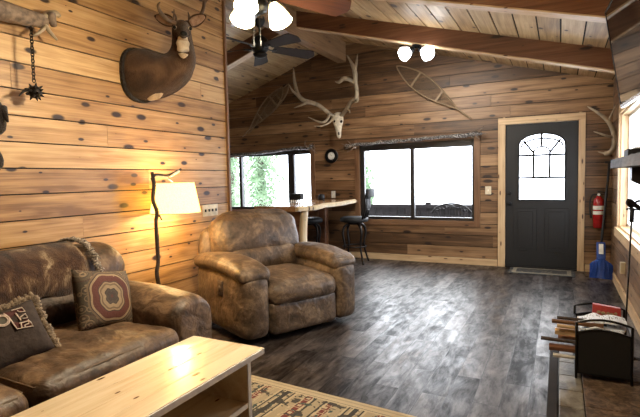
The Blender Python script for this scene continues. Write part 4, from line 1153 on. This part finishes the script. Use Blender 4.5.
plate((-.95, YF, 1.13), 1, -1, .085, .12, 1, 'cream light switch between the wide window and the door')
c = at(0, XR, 625, 268); plate((XR, c.y, c.z), 0, -1, .075, .12, 1, 'cream outlet low on the right wall', 'wall_outlet', 'cream', True, .045)
c = at(1, YF, 333.5, 194.5); plate((c.x, YF, c.z), 1, -1, .075, .12, 1, 'white outlet on the far wall above the bar table end', 'wall_outlet', 'white', True)

# ---------------------------------------------------------------- fire extinguisher
ex = thing('fire_extinguisher', 'red fire extinguisher on the wall right of the door', 'fire extinguisher', (.46, 7.31, .60))
c = Vector((.465, 7.315, 0))
m = MB(); m.lathe([(.0, .615), (.055, .617), (.066, .635), (.066, .96), (.058, 1.0), (.03, 1.03), (.022, 1.05)], c, 24); part(ex, m, 'cylinder', M['red'], smooth=True)
for a, b in ((.80, .845), (.865, .915)):
    m = MB(); m.lathe([(.0665, a), (.0672, a+.003), (.0672, b-.003), (.0665, b)], c, 24); part(ex, m, 'label_band', M['white'], smooth=True)
m = MB(); m.lathe([(.024, 1.045), (.024, 1.085)], c, 14); m.box(c+Vector((.03, 0, 1.10)), (.10, .022, .014), roty(.18)); m.box(c+Vector((.028, 0, 1.07)), (.09, .022, .012), roty(-.1)); part(ex, m, 'valve_and_lever', M['black'])
m = MB(); m.tube([c+Vector(p) for p in ((-.02, -.01, 1.065), (-.07, -.01, 1.06), (-.10, -.01, .98), (-.10, -.01, .85), (-.085, -.01, .75))], [.010, .010, .010, .010, .014], 8, smoothn=4); part(ex, m, 'hose', M['black_matte'], smooth=True)
m = MB(); m.lathe([(.016, 0), (.016, .02)], c+Vector((0, -.02, 1.065)), 14, RX90); part(ex, m, 'gauge', M['white'], smooth=True, angle=.5)
m = MB(); m.span(.44, .49, 7.375, 7.40, .66, 1.0); m.span(.445, .485, 7.36, 7.38, .99, 1.03); part(ex, m, 'wall_bracket', M['iron'])

# ---------------------------------------------------------------- snow shovel
sh = thing('snow_shovel', 'blue snow shovel with black shaft leaning in the corner', 'shovel', (.47, 7.1, 0))
m = MB()
Lb, Lw = .25, .13
b0 = at(1, 7.02, 602, 280); fwd_s = Vector((.05, .20, 1)).normalized(); sidev = Vector((1, -.25, 0)).normalized(); nv = sidev.cross(fwd_s).normalized()
base = Vector((.465, 6.86, .018))
rows = []
for i in range(11):
    t = i/10; w = Lw*(1 if t < .72 else 1-.75*((t-.72)/.28)**1.2)
    row = []
    for k in range(13):
        u = k/12*2-1; row.append(base+fwd_s*Lb*t+sidev*u*w+nv*(-.05*(u*u)*(1-.5*t)+.03*t*t))
    rows.append(row)
rings = [r+[p-nv*.006 for p in r[::-1]] for r in rows]; m.loft(rings); part(sh, m, 'blade', M['blue'], smooth=True, angle=.7)
m = MB(); top = base+fwd_s*Lb
for u in (-.10, -.05, .05, .10): m.tube([base+fwd_s*.02+sidev*u+nv*.012, base+fwd_s*.20+sidev*u*.8+nv*.02], .005, 6)
part(sh, m, 'ribs', M['blue'], smooth=True)
sd0 = base+fwd_s*.24+nv*.01; sd1 = Vector((.475, 6.99, .46))
m = MB(); m.box((sd0+sd1)/2, (.10, .045, (sd1-sd0).length), Matrix.Rotation(-.35, 3, 'X')); part(sh, m, 'socket', M['blue'], bevel=.008)
m = MB(); cc = (sd0+sd1)/2+Vector((-.0, -.026, .03)); m.box(cc, (.05, .004, .13), Matrix.Rotation(-.35, 3, 'X')); part(sh, m, 'sticker', M['white'])
m = MB(); m.tube([sd1-Vector((0, .02, .08)), Vector((.545, 7.18, 1.10)), Vector((.575, 7.29, 1.40))], .015, 8, smoothn=3); part(sh, m, 'shaft', M['black_matte'], smooth=True)
m = MB(); m.box((.575, 7.30, 1.44), (.03, .03, .10)); m.box((.565, 7.30, 1.49), (.08, .03, .03)); part(sh, m, 'grip', M['black_matte'], bevel=.01)

# ---------------------------------------------------------------- door mat
m = MB(); m.rbox((-.22, 7.13, .007), (.82, .46, .014), .005, 3)
dmt, nt, bs = new_mat('coir_mat'); v = coords(nt); sp = N(nt, 'ShaderNodeSeparateXYZ'); nt.links.new(v, sp.inputs[0])
dxx = math_(nt, 'SUBTRACT', .41, math_(nt, 'ABSOLUTE', math_(nt, 'ADD', sp.outputs[0], 0))); dyy = math_(nt, 'SUBTRACT', .23, math_(nt, 'ABSOLUTE', sp.outputs[1]))
nn = noise_tex(nt, v, 26, 3); bor = ramp(nt, [(0, (.03, .03, .03)), (.04, (.20, .17, .12)), (.09, (.03, .028, .026))], math_(nt, 'MINIMUM', dxx, dyy), 'CONSTANT')
cc = mixc(nt, bor.outputs[0], (.12, .10, .07), math_(nt, 'MULTIPLY', math_(nt, 'GREATER_THAN', nn, .58), .8)); nt.links.new(cc, bs.inputs['Base Color']); bs.inputs['Roughness'].default_value = .95
o = m.build('door_mat', dmt, None, origin=(-.22, 7.13, 0)); tag(o, 'dark door mat with pale border in front of the door', 'mat')

# ---------------------------------------------------------------- bar table and stools
bt = thing('bar_table', 'live-edge slab bar table beside the nook window', 'table', (-3.4, 6.2, 0))
topz = 1.0
left = [(-3.70, 5.30), (-3.78, 5.8), (-3.74, 6.4), (-3.80, 7.0), (-3.76, 7.36)]; right = [(-3.08, 7.36), (-3.02, 6.9), (-2.98, 6.5), (-3.03, 6.1), (-2.93, 5.7), (-2.96, 5.42), (-3.03, 5.27)]
def dense(l, k=6):
    out = []
    for i in range(len(l)-1):
        p0, p1, p2, p3 = [np.array(l[max(0, min(len(l)-1, i+j))]) for j in (-1, 0, 1, 2)]
        for s in range(k):
            t = s/k; out.append(tuple(.5*((2*p1)+(p2-p0)*t+(2*p0-5*p1+4*p2-p3)*t*t+(3*p1-p0-3*p2+p3)*t**3)))
    out.append(l[-1]); return out
R2 = dense(right); L2 = dense(left)
m = MB(); poly = [Vector((x, y, topz-.065)) for x, y in L2+R2]; m.prism(poly, (0, 0, .065)); part(bt, m, 'slab_top', M['slab'])
m = MB()
rings = [[Vector((x-.012, y, topz-.064)), Vector((x+.035, y, topz-.055)), Vector((x+.04, y, topz-.02)), Vector((x+.004, y, topz+.002)), Vector((x-.012, y, topz+.001))] for x, y in R2]
m.loft(rings); part(bt, m, 'live_edge', M['slab_edge'], smooth=True, angle=.8)
m = MB(); m.rbox((-3.22, 5.48, .47), (.42, .09, .935), .02, 4, warp=lambda p, u: Vector((p.x+.02*math.sin(p.z*5), p.y, p.z))); part(bt, m, 'slab_leg', M['beam'], smooth=True, angle=.8)
m = MB(); m.tube([(-3.03, 5.46, 0.0), (-3.00, 5.46, .3), (-3.04, 5.46, .6), (-3.01, 5.46, .935)], [.062, .048, .052, .055], 9, smoothn=4); part(bt, m, 'leg_live_edge', M['slab_edge'], smooth=True)
m = MB(); m.rbox((-3.6, 7.2, .47), (.14, .14, .935), .02, 4); part(bt, m, 'rear_leg', M['beam'], smooth=True, angle=.8)

def stool(label, loc, rz, back=True):
    t = thing('bar_stool', label, 'stool', loc, rz, 'bar stools at the slab table')
    m = MB(); m.lathe([(.0, .63), (.17, .635), (.20, .65), (.20, .70), (.16, .718), (.0, .722)], (0, 0, 0), 24); m.build('seat', M['black_matte'], t, True)
    m = MB(); m.lathe([(.08, .60), (.10, .61), (.10, .66)], (0, 0, 0), 20); m.build('swivel', M['iron'], t, True)
    for k in range(4):
        a = PI/4+k*PI/2; d = Vector((math.cos(a), math.sin(a), 0))
        m = MB(); m.tube([d*.07+Vector((0, 0, .62)), d*.16+Vector((0, 0, .57)), d*.19+Vector((0, 0, .46)), d*.16+Vector((0, 0, .28)), d*.20+Vector((0, 0, .10)), d*.235+Vector((0, 0, 0))], [.018, .02, .018, .014, .013, .016], 8, smoothn=4); m.build('leg', M['iron'], t, True)
    m = MB(); m.tube([(.165*math.cos(k*PI/12), .165*math.sin(k*PI/12), .26) for k in range(25)], .010, 7); m.build('foot_ring', M['iron'], t, True)
    if back:
        m = MB()
        for s in (-1, 1): m.tube([(-.15, s*.13, .69), (-.20, s*.15, .85), (-.20, s*.16, 1.0), (-.24, s*.17, 1.12)], .014, 8, smoothn=4)
        m.tube([(-.19, -.15, .83), (-.215, 0, .83), (-.19, .15, .83)], .010, 7, smoothn=3)
        for s in (-.09, -.045, 0, .045, .09): m.tube([(-.17, s, .70), (-.21, s, .83), (-.215, s*1.1, 1.05)], .013, 6)
        m.build('back_frame', M['iron'], t, True)
        m = MB(); m.rbox((-.235, 0, 1.085), (.04, .38, .13), .014, 6, warp=lambda p, u: Vector((p.x-.04*(1-u.y**2), p.y, p.z))); m.build('top_rail', M['black_matte'], t, True)
    return t
stool('dark iron bar stool with back right of the table under the clock', (-2.93, 6.95, 0), PI+.15).scale = (1.12, 1.12, 1.03)
stool('dark backless bar stool in the shadow behind the table leg', (-3.66, 6.84, 0), .3, False)
# small things on the slab
sb = thing('small_box', 'small black box with white feet at the end of the slab table', 'box', (-3.74, 6.3, topz))
m = MB(); c = at(1, 6.35, 297, 197); m.rbox((c.x, 6.35, topz+.085), (.19, .12, .10), .01, 3); part(sb, m, 'body', M['black_matte'])
m = MB()
for k in range(5): m.box((c.x-.075+k*.037, 6.30, topz+.018), (.016, .016, .036))
part(sb, m, 'feet', M['white'])
m = MB(); c = at(1, 6.9, 321.5, 197); m.lathe([(.05, topz), (.055, topz+.06), (.04, topz+.10), (.0, topz+.105)], (c.x, 6.9, 0), 16)
tag(m.build('candle_jar', M['black_matte'], None, True, origin=(c.x, 6.9, topz)), 'small dark jar on the slab table left of the outlet', 'jar')

# ---------------------------------------------------------------- ceiling fans
M['blade'] = wood('cherry_blade', 0, (.035, .012, .006), (.075, .027, .013), (.12, .048, .025), var=.2, knots=.0, rough=.3)
M['blade_dark'] = simple('walnut_blade', (.016, .007, .005), .85)
def fan(label, hub, ang, R, top, mat, nb, drop=0.0, bw=.066):
    t = thing('ceiling_fan', label, 'ceiling fan', hub)
    m = MB(); m.lathe([(.02, .16), (.06, .14), (.10, .10), (.11, .04), (.10, -.02), (.07, -.05), (.05, -.06)], (0, 0, 0), 24); m.build('motor', M['black'], t, True)
    m = MB(); m.lathe([(.012, .12), (.012, top-hub[2]-.04)], (0, 0, 0), 10); m.build('down_rod', M['black'], t, True)
    m = MB(); h = top-hub[2]; m.lathe([(.02, h-.10), (.05, h-.07), (.07, h-.03), (.07, h+.02)], (0, 0, 0), 20); m.build('ceiling_mount', M['black'], t, True)
    for k in range(nb):
        a = math.radians(ang)+k*2*PI/nb
        m = MB(); n = 12; rings = []
        for i in range(n+1):
            s = i/n; r = .17+(R-.17)*s; w = bw*(.75+.45*s) if s < .88 else bw*1.15*math.sqrt(max(.02, 1-((s-.88)/.12)**2))
            rings.append([Vector((r, -w, w*.28-drop*s)), Vector((r, w, -w*.28-drop*s)), Vector((r, w, -w*.28+.008-drop*s)), Vector((r, -w, w*.28+.008-drop*s))])
        m.loft(rings); b = m.build('blade', mat, t); b.rotation_euler = (0, 0, a)
        m = MB(); m.tube([(.09, 0, .0), (.14, 0, -.012), (.21, 0, .0)], [.012, .014, .022], 8, flat=.5, smoothn=3); ir = m.build('blade_iron', M['black'], t, True); ir.rotation_euler = (0, 0, a)
    return t
hubA = (-1.63, 2.42, 2.49)
fa = fan('near ceiling fan with reddish blades and lit glass shades', hubA, 61, .70, ceil_z(-1.63), M['blade'], 5, bw=.078)
m = MB(); m.lathe([(.05, -.06), (.07, -.09), (.06, -.13), (.02, -.15)], (0, 0, 0), 20); m.build('light_hub', M['black'], fa, True)
HA = Vector(hubA)
cs = [at(1, 2.28, 245, 9)-HA, at(1, 2.42, 276, 11)-HA]
third = Vector((.13, -.13, -.17)); fourth = Vector((.15, .02, -.17))
shade_pos = []
for c in cs+[Vector((.05, -.16, -.10))]:
    d = Vector((c.x, c.y, 0)).normalized(); axis = (d*.45+Vector((0, 0, -1))).normalized()
    rot = Vector((0, 0, -1)).rotation_difference(axis).to_matrix()
    o0 = c-axis*.05
    m = MB(); prf = [(.022, 0), (.032, -.02), (.050, -.06), (.066, -.115), (.070, -.13), (.067, -.13), (.048, -.06), (.03, -.02), (.02, -.003)]
    m.lathe(prf, o0, 20, rot, cap=False); sh_ = m.build('lamp_shade', M['shade_fan'], fa, True)
    m = MB(); m.tube([Vector((0, 0, -.10)), Vector((c.x*.6, c.y*.6, -.06)), o0-axis*.01], .010, 8, smoothn=4); m.lathe([(.024, .03), (.026, -.01)], o0, 12, rot); m.build('shade_arm', M['black'], fa, True)
    m = MB(); m.sphere(o0+axis*.085, .034, (1, 1, 1.2)); m.build('bulb', emissive('fan_bulb', (1, .86, .58), 30), fa, True)
    light('fan_light', 'POINT', tuple(HA+o0+axis*.16), 60, (1, .85, .60), .06)
for dx in (-.02, .02):
    m = MB(); m.tube([(dx, 0, -.13), (dx*1.2, .0, -.30)], .0015, 5); m.lathe([(.002, -.30), (.007, -.315), (.002, -.335)], (dx*1.2, 0, 0), 8); m.build('pull_chain', M['black'], fa)
hubB = (-3.285, 4.93, 2.96)
fb = fan('far dark ceiling fan hanging from the ridge beam', hubB, 51, .72, 3.31, M['blade_dark'], 5, drop=.03, bw=.085)
m = MB(); m.lathe([(.06, -.05), (.09, -.07), (.07, -.10), (.02, -.12)], (0, 0, 0), 20); m.build('light_cap', M['iron'], fb, True)

# ---------------------------------------------------------------- twin spotlights on the rafter
lt = at(1, 5.80, 417, 42); bz = ceil_z(lt.x)-BD
sp_ = thing('spotlight', 'twin-head spotlight shining white under the rafter', 'light fixture', (lt.x, 5.80, bz))
m = MB(); m.lathe([(.06, 0), (.06, -.015), (.03, -.03)], (lt.x, 5.80, bz), 20); part(sp_, m, 'mounting_plate', M['black'], smooth=True, angle=.6)
for s, px in ((-1, 406), (1, 427)):
    c = at(1, 5.74, px, 53); st = Vector((lt.x, 5.80, bz-.02))
    ax_ = (c-st).normalized(); rot = Vector((0, 0, -1)).rotation_difference(ax_).to_matrix()
    m = MB(); m.tube([st, st.lerp(c, .5)], .012, 8); m.lathe([(.028, .01), (.035, -.01), (.05, -.05)], st.lerp(c, .35), 16, rot); hd_ = part(sp_, m, 'lamp_head', M['black'], smooth=True)
    m = MB(); m.lathe([(.03, .02), (.055, -.02), (.082, -.075), (.086, -.10), (.06, -.135), (.0, -.145)], st.lerp(c, .62), 24, rot); part(sp_, m, 'bulb', M['bulb'], smooth=True)
    sl = light('spot_light', 'SPOT', tuple(c+ax_*.10), 85, (1.0, .95, .86), .06, spot_size=math.radians(165), spot_blend=.5)
    sl.rotation_euler = Vector((0, 0, -1)).rotation_difference(Vector((.0, .55, -1)).normalized()).to_euler()

# ---------------------------------------------------------------- television
bl, tl_ = at(0, .38, 621, 108), at(0, .273, 605, 12)
bl.y = tl_.y = 3.97
yd_ = Vector((.075, -1, 0)).normalized(); W_ = 1.23; upd = (tl_-bl); Ht = upd.length; upd.normalize()
nt_ = yd_.cross(upd).normalized()
if nt_.x > 0: nt_ = -nt_
tv = thing('television', 'black wall television above the mantel reflecting the boards', 'television', (.5, 3.35, 1.9))
def tvq(m, u0, u1, v0, v1, d0, d1):
    q = [bl+yd_*u+upd*v+nt_*d0 for u, v in ((u0, v0), (u1, v0), (u1, v1), (u0, v1))]; m.prism(q, nt_*(d1-d0))
m = MB(); tvq(m, .012, W_-.012, .02, Ht-.012, -.004, 0); sm_, nt, bs = new_mat('tv_glass'); bs.inputs['Base Color'].default_value = (.004, .004, .005, 1); bs.inputs['Roughness'].default_value = .05; bs.inputs['Specular IOR Level'].default_value = .9
nn = noise_tex(nt, coords(nt), 3, 1); rr_ = ramp(nt, [(0, (.04,)*3), (1, (.07,)*3)], nn); nt.links.new(rr_.outputs[0], bs.inputs['Roughness'])
part(tv, m, 'screen', sm_)
m = MB(); tvq(m, 0, .012, 0, Ht, -.02, .003); tvq(m, W_-.012, W_, 0, Ht, -.02, .003); tvq(m, .012, W_-.012, Ht-.012, Ht, -.02, .003); part(tv, m, 'bezel', M['black'])
m = MB(); tvq(m, 0, W_, -.002, .02, -.02, .004); part(tv, m, 'bottom_bezel_glint', simple('glint_silver', (.75, .77, .8), .25, .9, .05))  # pale metal strip stands in for the glint along the bottom bezel
m = MB(); tvq(m, .03, W_-.03, .03, Ht-.03, -.045, -.004); part(tv, m, 'rear_case', M['black_matte'])
m = MB(); cen = bl+yd_*W_/2+upd*Ht/2-nt_*.045; m.tube([cen, Vector((.612, cen.y, cen.z))], .03, 8); m.span(.60, .615, cen.y-.12, cen.y+.12, cen.z-.1, cen.z+.1); part(tv, m, 'wall_arm', M['black'])

# ---------------------------------------------------------------- mantel and what is on it
mn = thing('mantel_shelf', 'thick grey weathered plank mantel below the television', 'shelf', (.48, 3.2, 1.39))
M['mantel'] = wood('weathered_plank', 1, (.03, .025, .021), (.075, .062, .053), (.14, .12, .10), var=.2, knots=.06, rough=.7, bmp=.6)
m = MB(); nseg = 24; rings = []
for i in range(nseg+1):
    y = 4.23-2.5*i/nseg; e = .007*noise.noise(Vector((y*7, 0, 0))); f2 = .006*noise.noise(Vector((y*9, 4, 0)))
    rings.append([Vector((.34+e, y, 1.385+f2)), Vector((.345+f2, y, 1.448+e)), Vector((.62, y, 1.448)), Vector((.62, y, 1.385))])
m.loft(rings); part(mn, m, 'plank', M['mantel'])
for y in (3.70, 2.2):
    m = MB(); m.prism([(.62, y, 1.385), (.42, y, 1.385), (.42, y, 1.30), (.52, y, 1.24), (.62, y, 1.18)], (0, .12, 0)); part(mn, m, 'corbel', M['frame_dark'], bevel=.004)
bxm = thing('media_box', 'small black box with a pale top on the mantel', 'box', (.45, 3.55, 1.448))
m = MB(); m.rbox((.46, 3.66, 1.476), (.16, .22, .05), .006, 3); part(bxm, m, 'case', M['black_matte'])
m = MB(); m.rbox((.47, 3.66, 1.507), (.10, .15, .012), .004, 2); part(bxm, m, 'top_panel', M['white'])

# ---------------------------------------------------------------- hearth
hz = .022
hb = MB(); hb.span(-.055, .0, 1.0, 3.93, 0, hz); hb.span(-.055, XR-.02, 3.93, 3.985, 0, hz); struct(hb.build('trim_4', M['brownwood'], bevel=.004), 'dark wood edging of the hearth')
hearth = MB(); hearth.span(.004, XR-.02, 1.0, 3.926, 0, hz-.006)
ho = hearth.build('hearth', simple('hearth_grout', (.03, .027, .024), .9)); struct(ho, 'tiled hearth floor')
y = 3.92; k = 0
while y > 1.0:
    m = MB(); m.span(.008, .135, y-.232, y, hz-.008, hz); m.build('pale_tile', M['tile'], ho, bevel=.003)
    y -= .24
y = 3.92
for a, b in ((3.50, 3.92), (3.02, 3.494), (2.5, 3.014), (1.9, 2.494), (1.05, 1.894)):
    m = MB(); m.span(.142, XR-.022, a, b, hz-.008, hz); m.build('brown_slab', M['slate'], ho, bevel=.003)

# ---------------------------------------------------------------- log rack with papers and kindling
xa, xb, ya, yb = .105, .41, 3.42, 3.86
rk = thing('firewood_rack', 'black iron firewood rack with arched ends on the hearth', 'rack', ((xa+xb)/2, (ya+yb)/2, hz))
def end_arch(y, panel):
    m = MB(); xs = [xa+(xb-xa)*i/12 for i in range(13)]
    top_ = [Vector((x, y, .39+.03*math.sin(PI*i/12))) for i, x in enumerate(xs)]
    m.tube([Vector((xa, y, hz))]+top_+[Vector((xb, y, hz))], .008, 7)
    mid = [Vector((x, y, .325+.03*math.sin(PI*i/12))) for i, x in enumerate(xs)]; m.tube(mid, .006, 6)
    part(rk, m, 'end_hoop', M['black'], smooth=True)
    m = MB(); m.prism([Vector((xa, y, .06))]+[p-Vector((0, 0, .003)) for p in mid]+[Vector((xb, y, .06))], (0, .004, 0)); part(rk, m, 'end_panel', M['black_matte'])
end_arch(ya, 1); end_arch(yb, 1)
for z in (.06, .325):
    for x in (xa, xb): m = MB(); m.tube([(x, ya, z), (x, yb, z)], .007, 6); part(rk, m, 'side_rail', M['black'])
m = MB(); m.span(xa, xb, ya, yb, .055, .063)
part(rk, m, 'tray', M['black'])
# newspapers in the rack
def paper_mat(name, seed):
    m, nt, bs = new_mat(name); v = coords(nt)
    n1 = noise_tex(nt, coords(nt, (40, 8, 1), (seed, 0, 0)), 3, 3, .7); blocks = noise_tex(nt, coords(nt, (1, 1, 1), (seed, 3, 0)), 14, 1)
    ink = math_(nt, 'MULTIPLY', math_(nt, 'GREATER_THAN', n1, .56), math_(nt, 'GREATER_THAN', blocks, .5))
    c = mixc(nt, (.80, .86, .95), (.14, .14, .15), math_(nt, 'MULTIPLY', ink, .8)); nt.links.new(c, bs.inputs['Base Color']); bs.inputs['Roughness'].default_value = .8; return m
for k, (cx_, cy_, a, z, w, d) in enumerate([(.24, 3.60, .15, .30, .26, .28), (.27, 3.58, -.2, .33, .24, .26), (.22, 3.63, .4, .354, .22, .20), (.30, 3.60, -.1, .368, .20, .18)]):
    m = MB()
    g = 12; rows = []
    for i in range(g+1):
        r_ = []
        for j in range(g+1):
            u, v = i/g*2-1, j/g*2-1; zz = .020*noise.noise(Vector((u*1.6+k*3, v*1.6, k)))+.02*math.cos(u*1.4)
            p = rotz(a) @ Vector((u*w/2, v*d/2, 0)); x_ = min(max(cx_+p.x, xa+.012), xb-.012)
            r_.append(Vector((x_, cy_+p.y, z+zz)))
        rows.append(r_+[q-Vector((0, 0, .010)) for q in r_[::-1]])
    m.loft(rows)
    o = m.build('newspaper', paper_mat('newsprint_%d' % k, k*7), None, True, angle=.6)
    tag(o, ['lowest crumpled newspaper in the firewood rack', 'crumpled newspaper lying nearest the front hoop of the rack', 'turned newspaper at the left of the rack', 'topmost newspaper at the right rear of the rack'][k], 'newspaper', 'newspapers in the firewood rack')
bxr = thing('cardboard_box', 'red printed box standing at the back of the firewood rack', 'box', (.32, 3.83, .32))
p0, p1, p2, p3 = at(1, 3.80, 593, 304), at(1, 3.80, 621, 309), at(1, 3.80, 621, 321), at(1, 3.80, 592, 318)
m = MB(); m.prism([p3, p2-Vector((0, 0, .0)), p1, p0], (0, .05, 0)); part(bxr, m, 'carton', M['rust'], bevel=.003)
def lerp4(u, v): return (p3.lerp(p2, u)).lerp(p0.lerp(p1, u), v)
m = MB()
for u, v, s in ((.22, .5, .012), (.38, .45, .014), (.55, .5, .010), (.68, .45, .012), (.82, .55, .010)): m.sphere(lerp4(u, v)+Vector((0, -.001, 0)), s, (1.1, .15, .9), 10)
part(bxr, m, 'printed_picture', simple('tan_print', (.35, .25, .12), .6, 0, .5, 60))
# firewood sticks poking out left of the rack
fwl = [('pale brown split stick poking out left at the top of the rack', (552, 320.5), 3.50, .016, 'dtrim_x', .30), ('dark slab of bark lying on top of the pale sticks', (557, 317.5), 3.60, .014, 'bark', .28),
       ('thick pale split log below the top stick', (555, 330.5), 3.56, .026, 'trim_x', .28), ('pale split stick between the top stick and the thick log', (557, 325.5), 3.62, .016, 'trim_x', .26),
       ('dark stick reaching farthest left of the rack', (541, 337.5), 3.54, .014, 'bark', .26), ('reddish brown split log under the thick pale log', (558, 337.5), 3.64, .030, 'beam', .24),
       ('dark red split log low beside the rack', (549, 346), 3.50, .026, 'beam', .20), ('short brown block above the lowest offcut', (564, 347), 3.62, .026, 'dtrim_x', .15), ('pale flat offcut lowest of the pile beside the rack', (553, 354.5), 3.46, .014, 'offcut', .17)]
M['offcut'] = simple('pale_offcut', (.45, .43, .40), .7)
for lab, lp_, yy, r, mt, L in fwl:
    e0 = at(1, yy, *lp_); m = MB(); prof_ = [(-1, -.8), (.2, -1), (1, -.3), (.7, .8), (-.4, 1), (-1.05, .3)]
    rings = []
    for i in range(6):
        x = i/5*L; s = 1+.08*noise.noise(Vector((x*9, r*99, 0)))
        rings.append([Vector((x, p*r*s+.004*noise.noise(Vector((x*8, p, q))), q*r*.85*s)) for p, q in prof_])
    m.loft(rings); o = m.build('firewood_stick', M[mt]); o.location = e0; o.rotation_euler = (0, 0, random.uniform(-.06, .06))
    tag(o, lab, 'firewood', 'firewood beside the rack')

# ---------------------------------------------------------------- fireplace tool
fp = thing('fireplace_tool', 'black iron hearth tool with curled handle standing before the right window', 'fireplace tool', (.43, 3.96, hz))
yq = 3.96
m = MB(); m.lathe([(.07, 0), (.07, .008), (.02, .016), (.012, .03)], (at(1, yq, 626, 320).x-.002, yq, hz), 20); part(fp, m, 'base', M['iron'], smooth=True)
a_, b_ = at(1, yq, 626, 320), at(1, yq, 631.5, 222); x0_ = a_.x-.002
m = MB(); m.tube([Vector((x0_, yq, hz+.02)), a_, b_], .006, 8); part(fp, m, 'rod', M['iron'], smooth=True)
m = MB(); m.tube([b_, at(1, yq, 632.5, 208)], [.014, .016], 10); part(fp, m, 'grip', M['black_matte'], smooth=True)
m = MB(); m.tube([at(1, yq, p[0], p[1]) for p in ((626, 209), (632, 209), (641, 210))], .006, 8)
m.tube([at(1, yq, p[0], p[1]) for p in ((632.5, 208), (630, 205.5), (628, 203), (629, 200.5), (631.5, 201.5), (634, 204), (638, 207), (644, 212))], [.012, .014, .015, .015, .014, .015, .016, .012], 9, smoothn=4)
m.tube([at(1, yq, p[0], p[1]) for p in ((634, 206), (636, 202), (640, 201), (646, 203))], .009, 8, smoothn=3)
part(fp, m, 'curled_handle', M['iron'], smooth=True)

# ---------------------------------------------------------------- daylight and lamps
world = bpy.data.worlds.new('overcast'); scene.world = world; world.use_nodes = True
nt = world.node_tree; bg = nt.nodes['Background']
tc = nt.nodes.new('ShaderNodeTexCoord'); sp = nt.nodes.new('ShaderNodeSeparateXYZ'); nt.links.new(tc.outputs['Generated'], sp.inputs[0])
r = ramp(nt, [(.0, (.80, .87, 1.0)), (.5, (.93, .97, 1.0)), (1, (.86, .93, 1.0))], sp.outputs[2]); nt.links.new(r.outputs[0], bg.inputs[0]); bg.inputs[1].default_value = 10.5
def portal(loc, rot, sx, sy):
    l = bpy.data.lights.new('daylight_portal', 'AREA'); l.shape = 'RECTANGLE'; l.size = sx; l.size_y = sy; l.energy = 1; l.cycles.is_portal = True
    o = bpy.data.objects.new('daylight_portal', l); col.objects.link(o); o.location = loc; o.rotation_euler = rot
portal(((W1[0]+W1[1])/2, YF+.13, 1.34), (-PI/2, 0, 0), 2.1, 1.1); portal(((W2[0]+W2[1])/2, YF+.13, 1.28), (-PI/2, 0, 0), 1.9, 1.25)
portal((-.235, YF+.13, 1.45), (-PI/2, 0, 0), .62, .95); portal((XR+.15, 5.47, 1.37), (0, PI/2, 0), 1.3, 1.85)

vs = scene.view_settings; vs.view_transform = 'Standard'; vs.look = 'None'; vs.gamma = 1; vs.exposure = 0.25; vs.use_curve_mapping = False
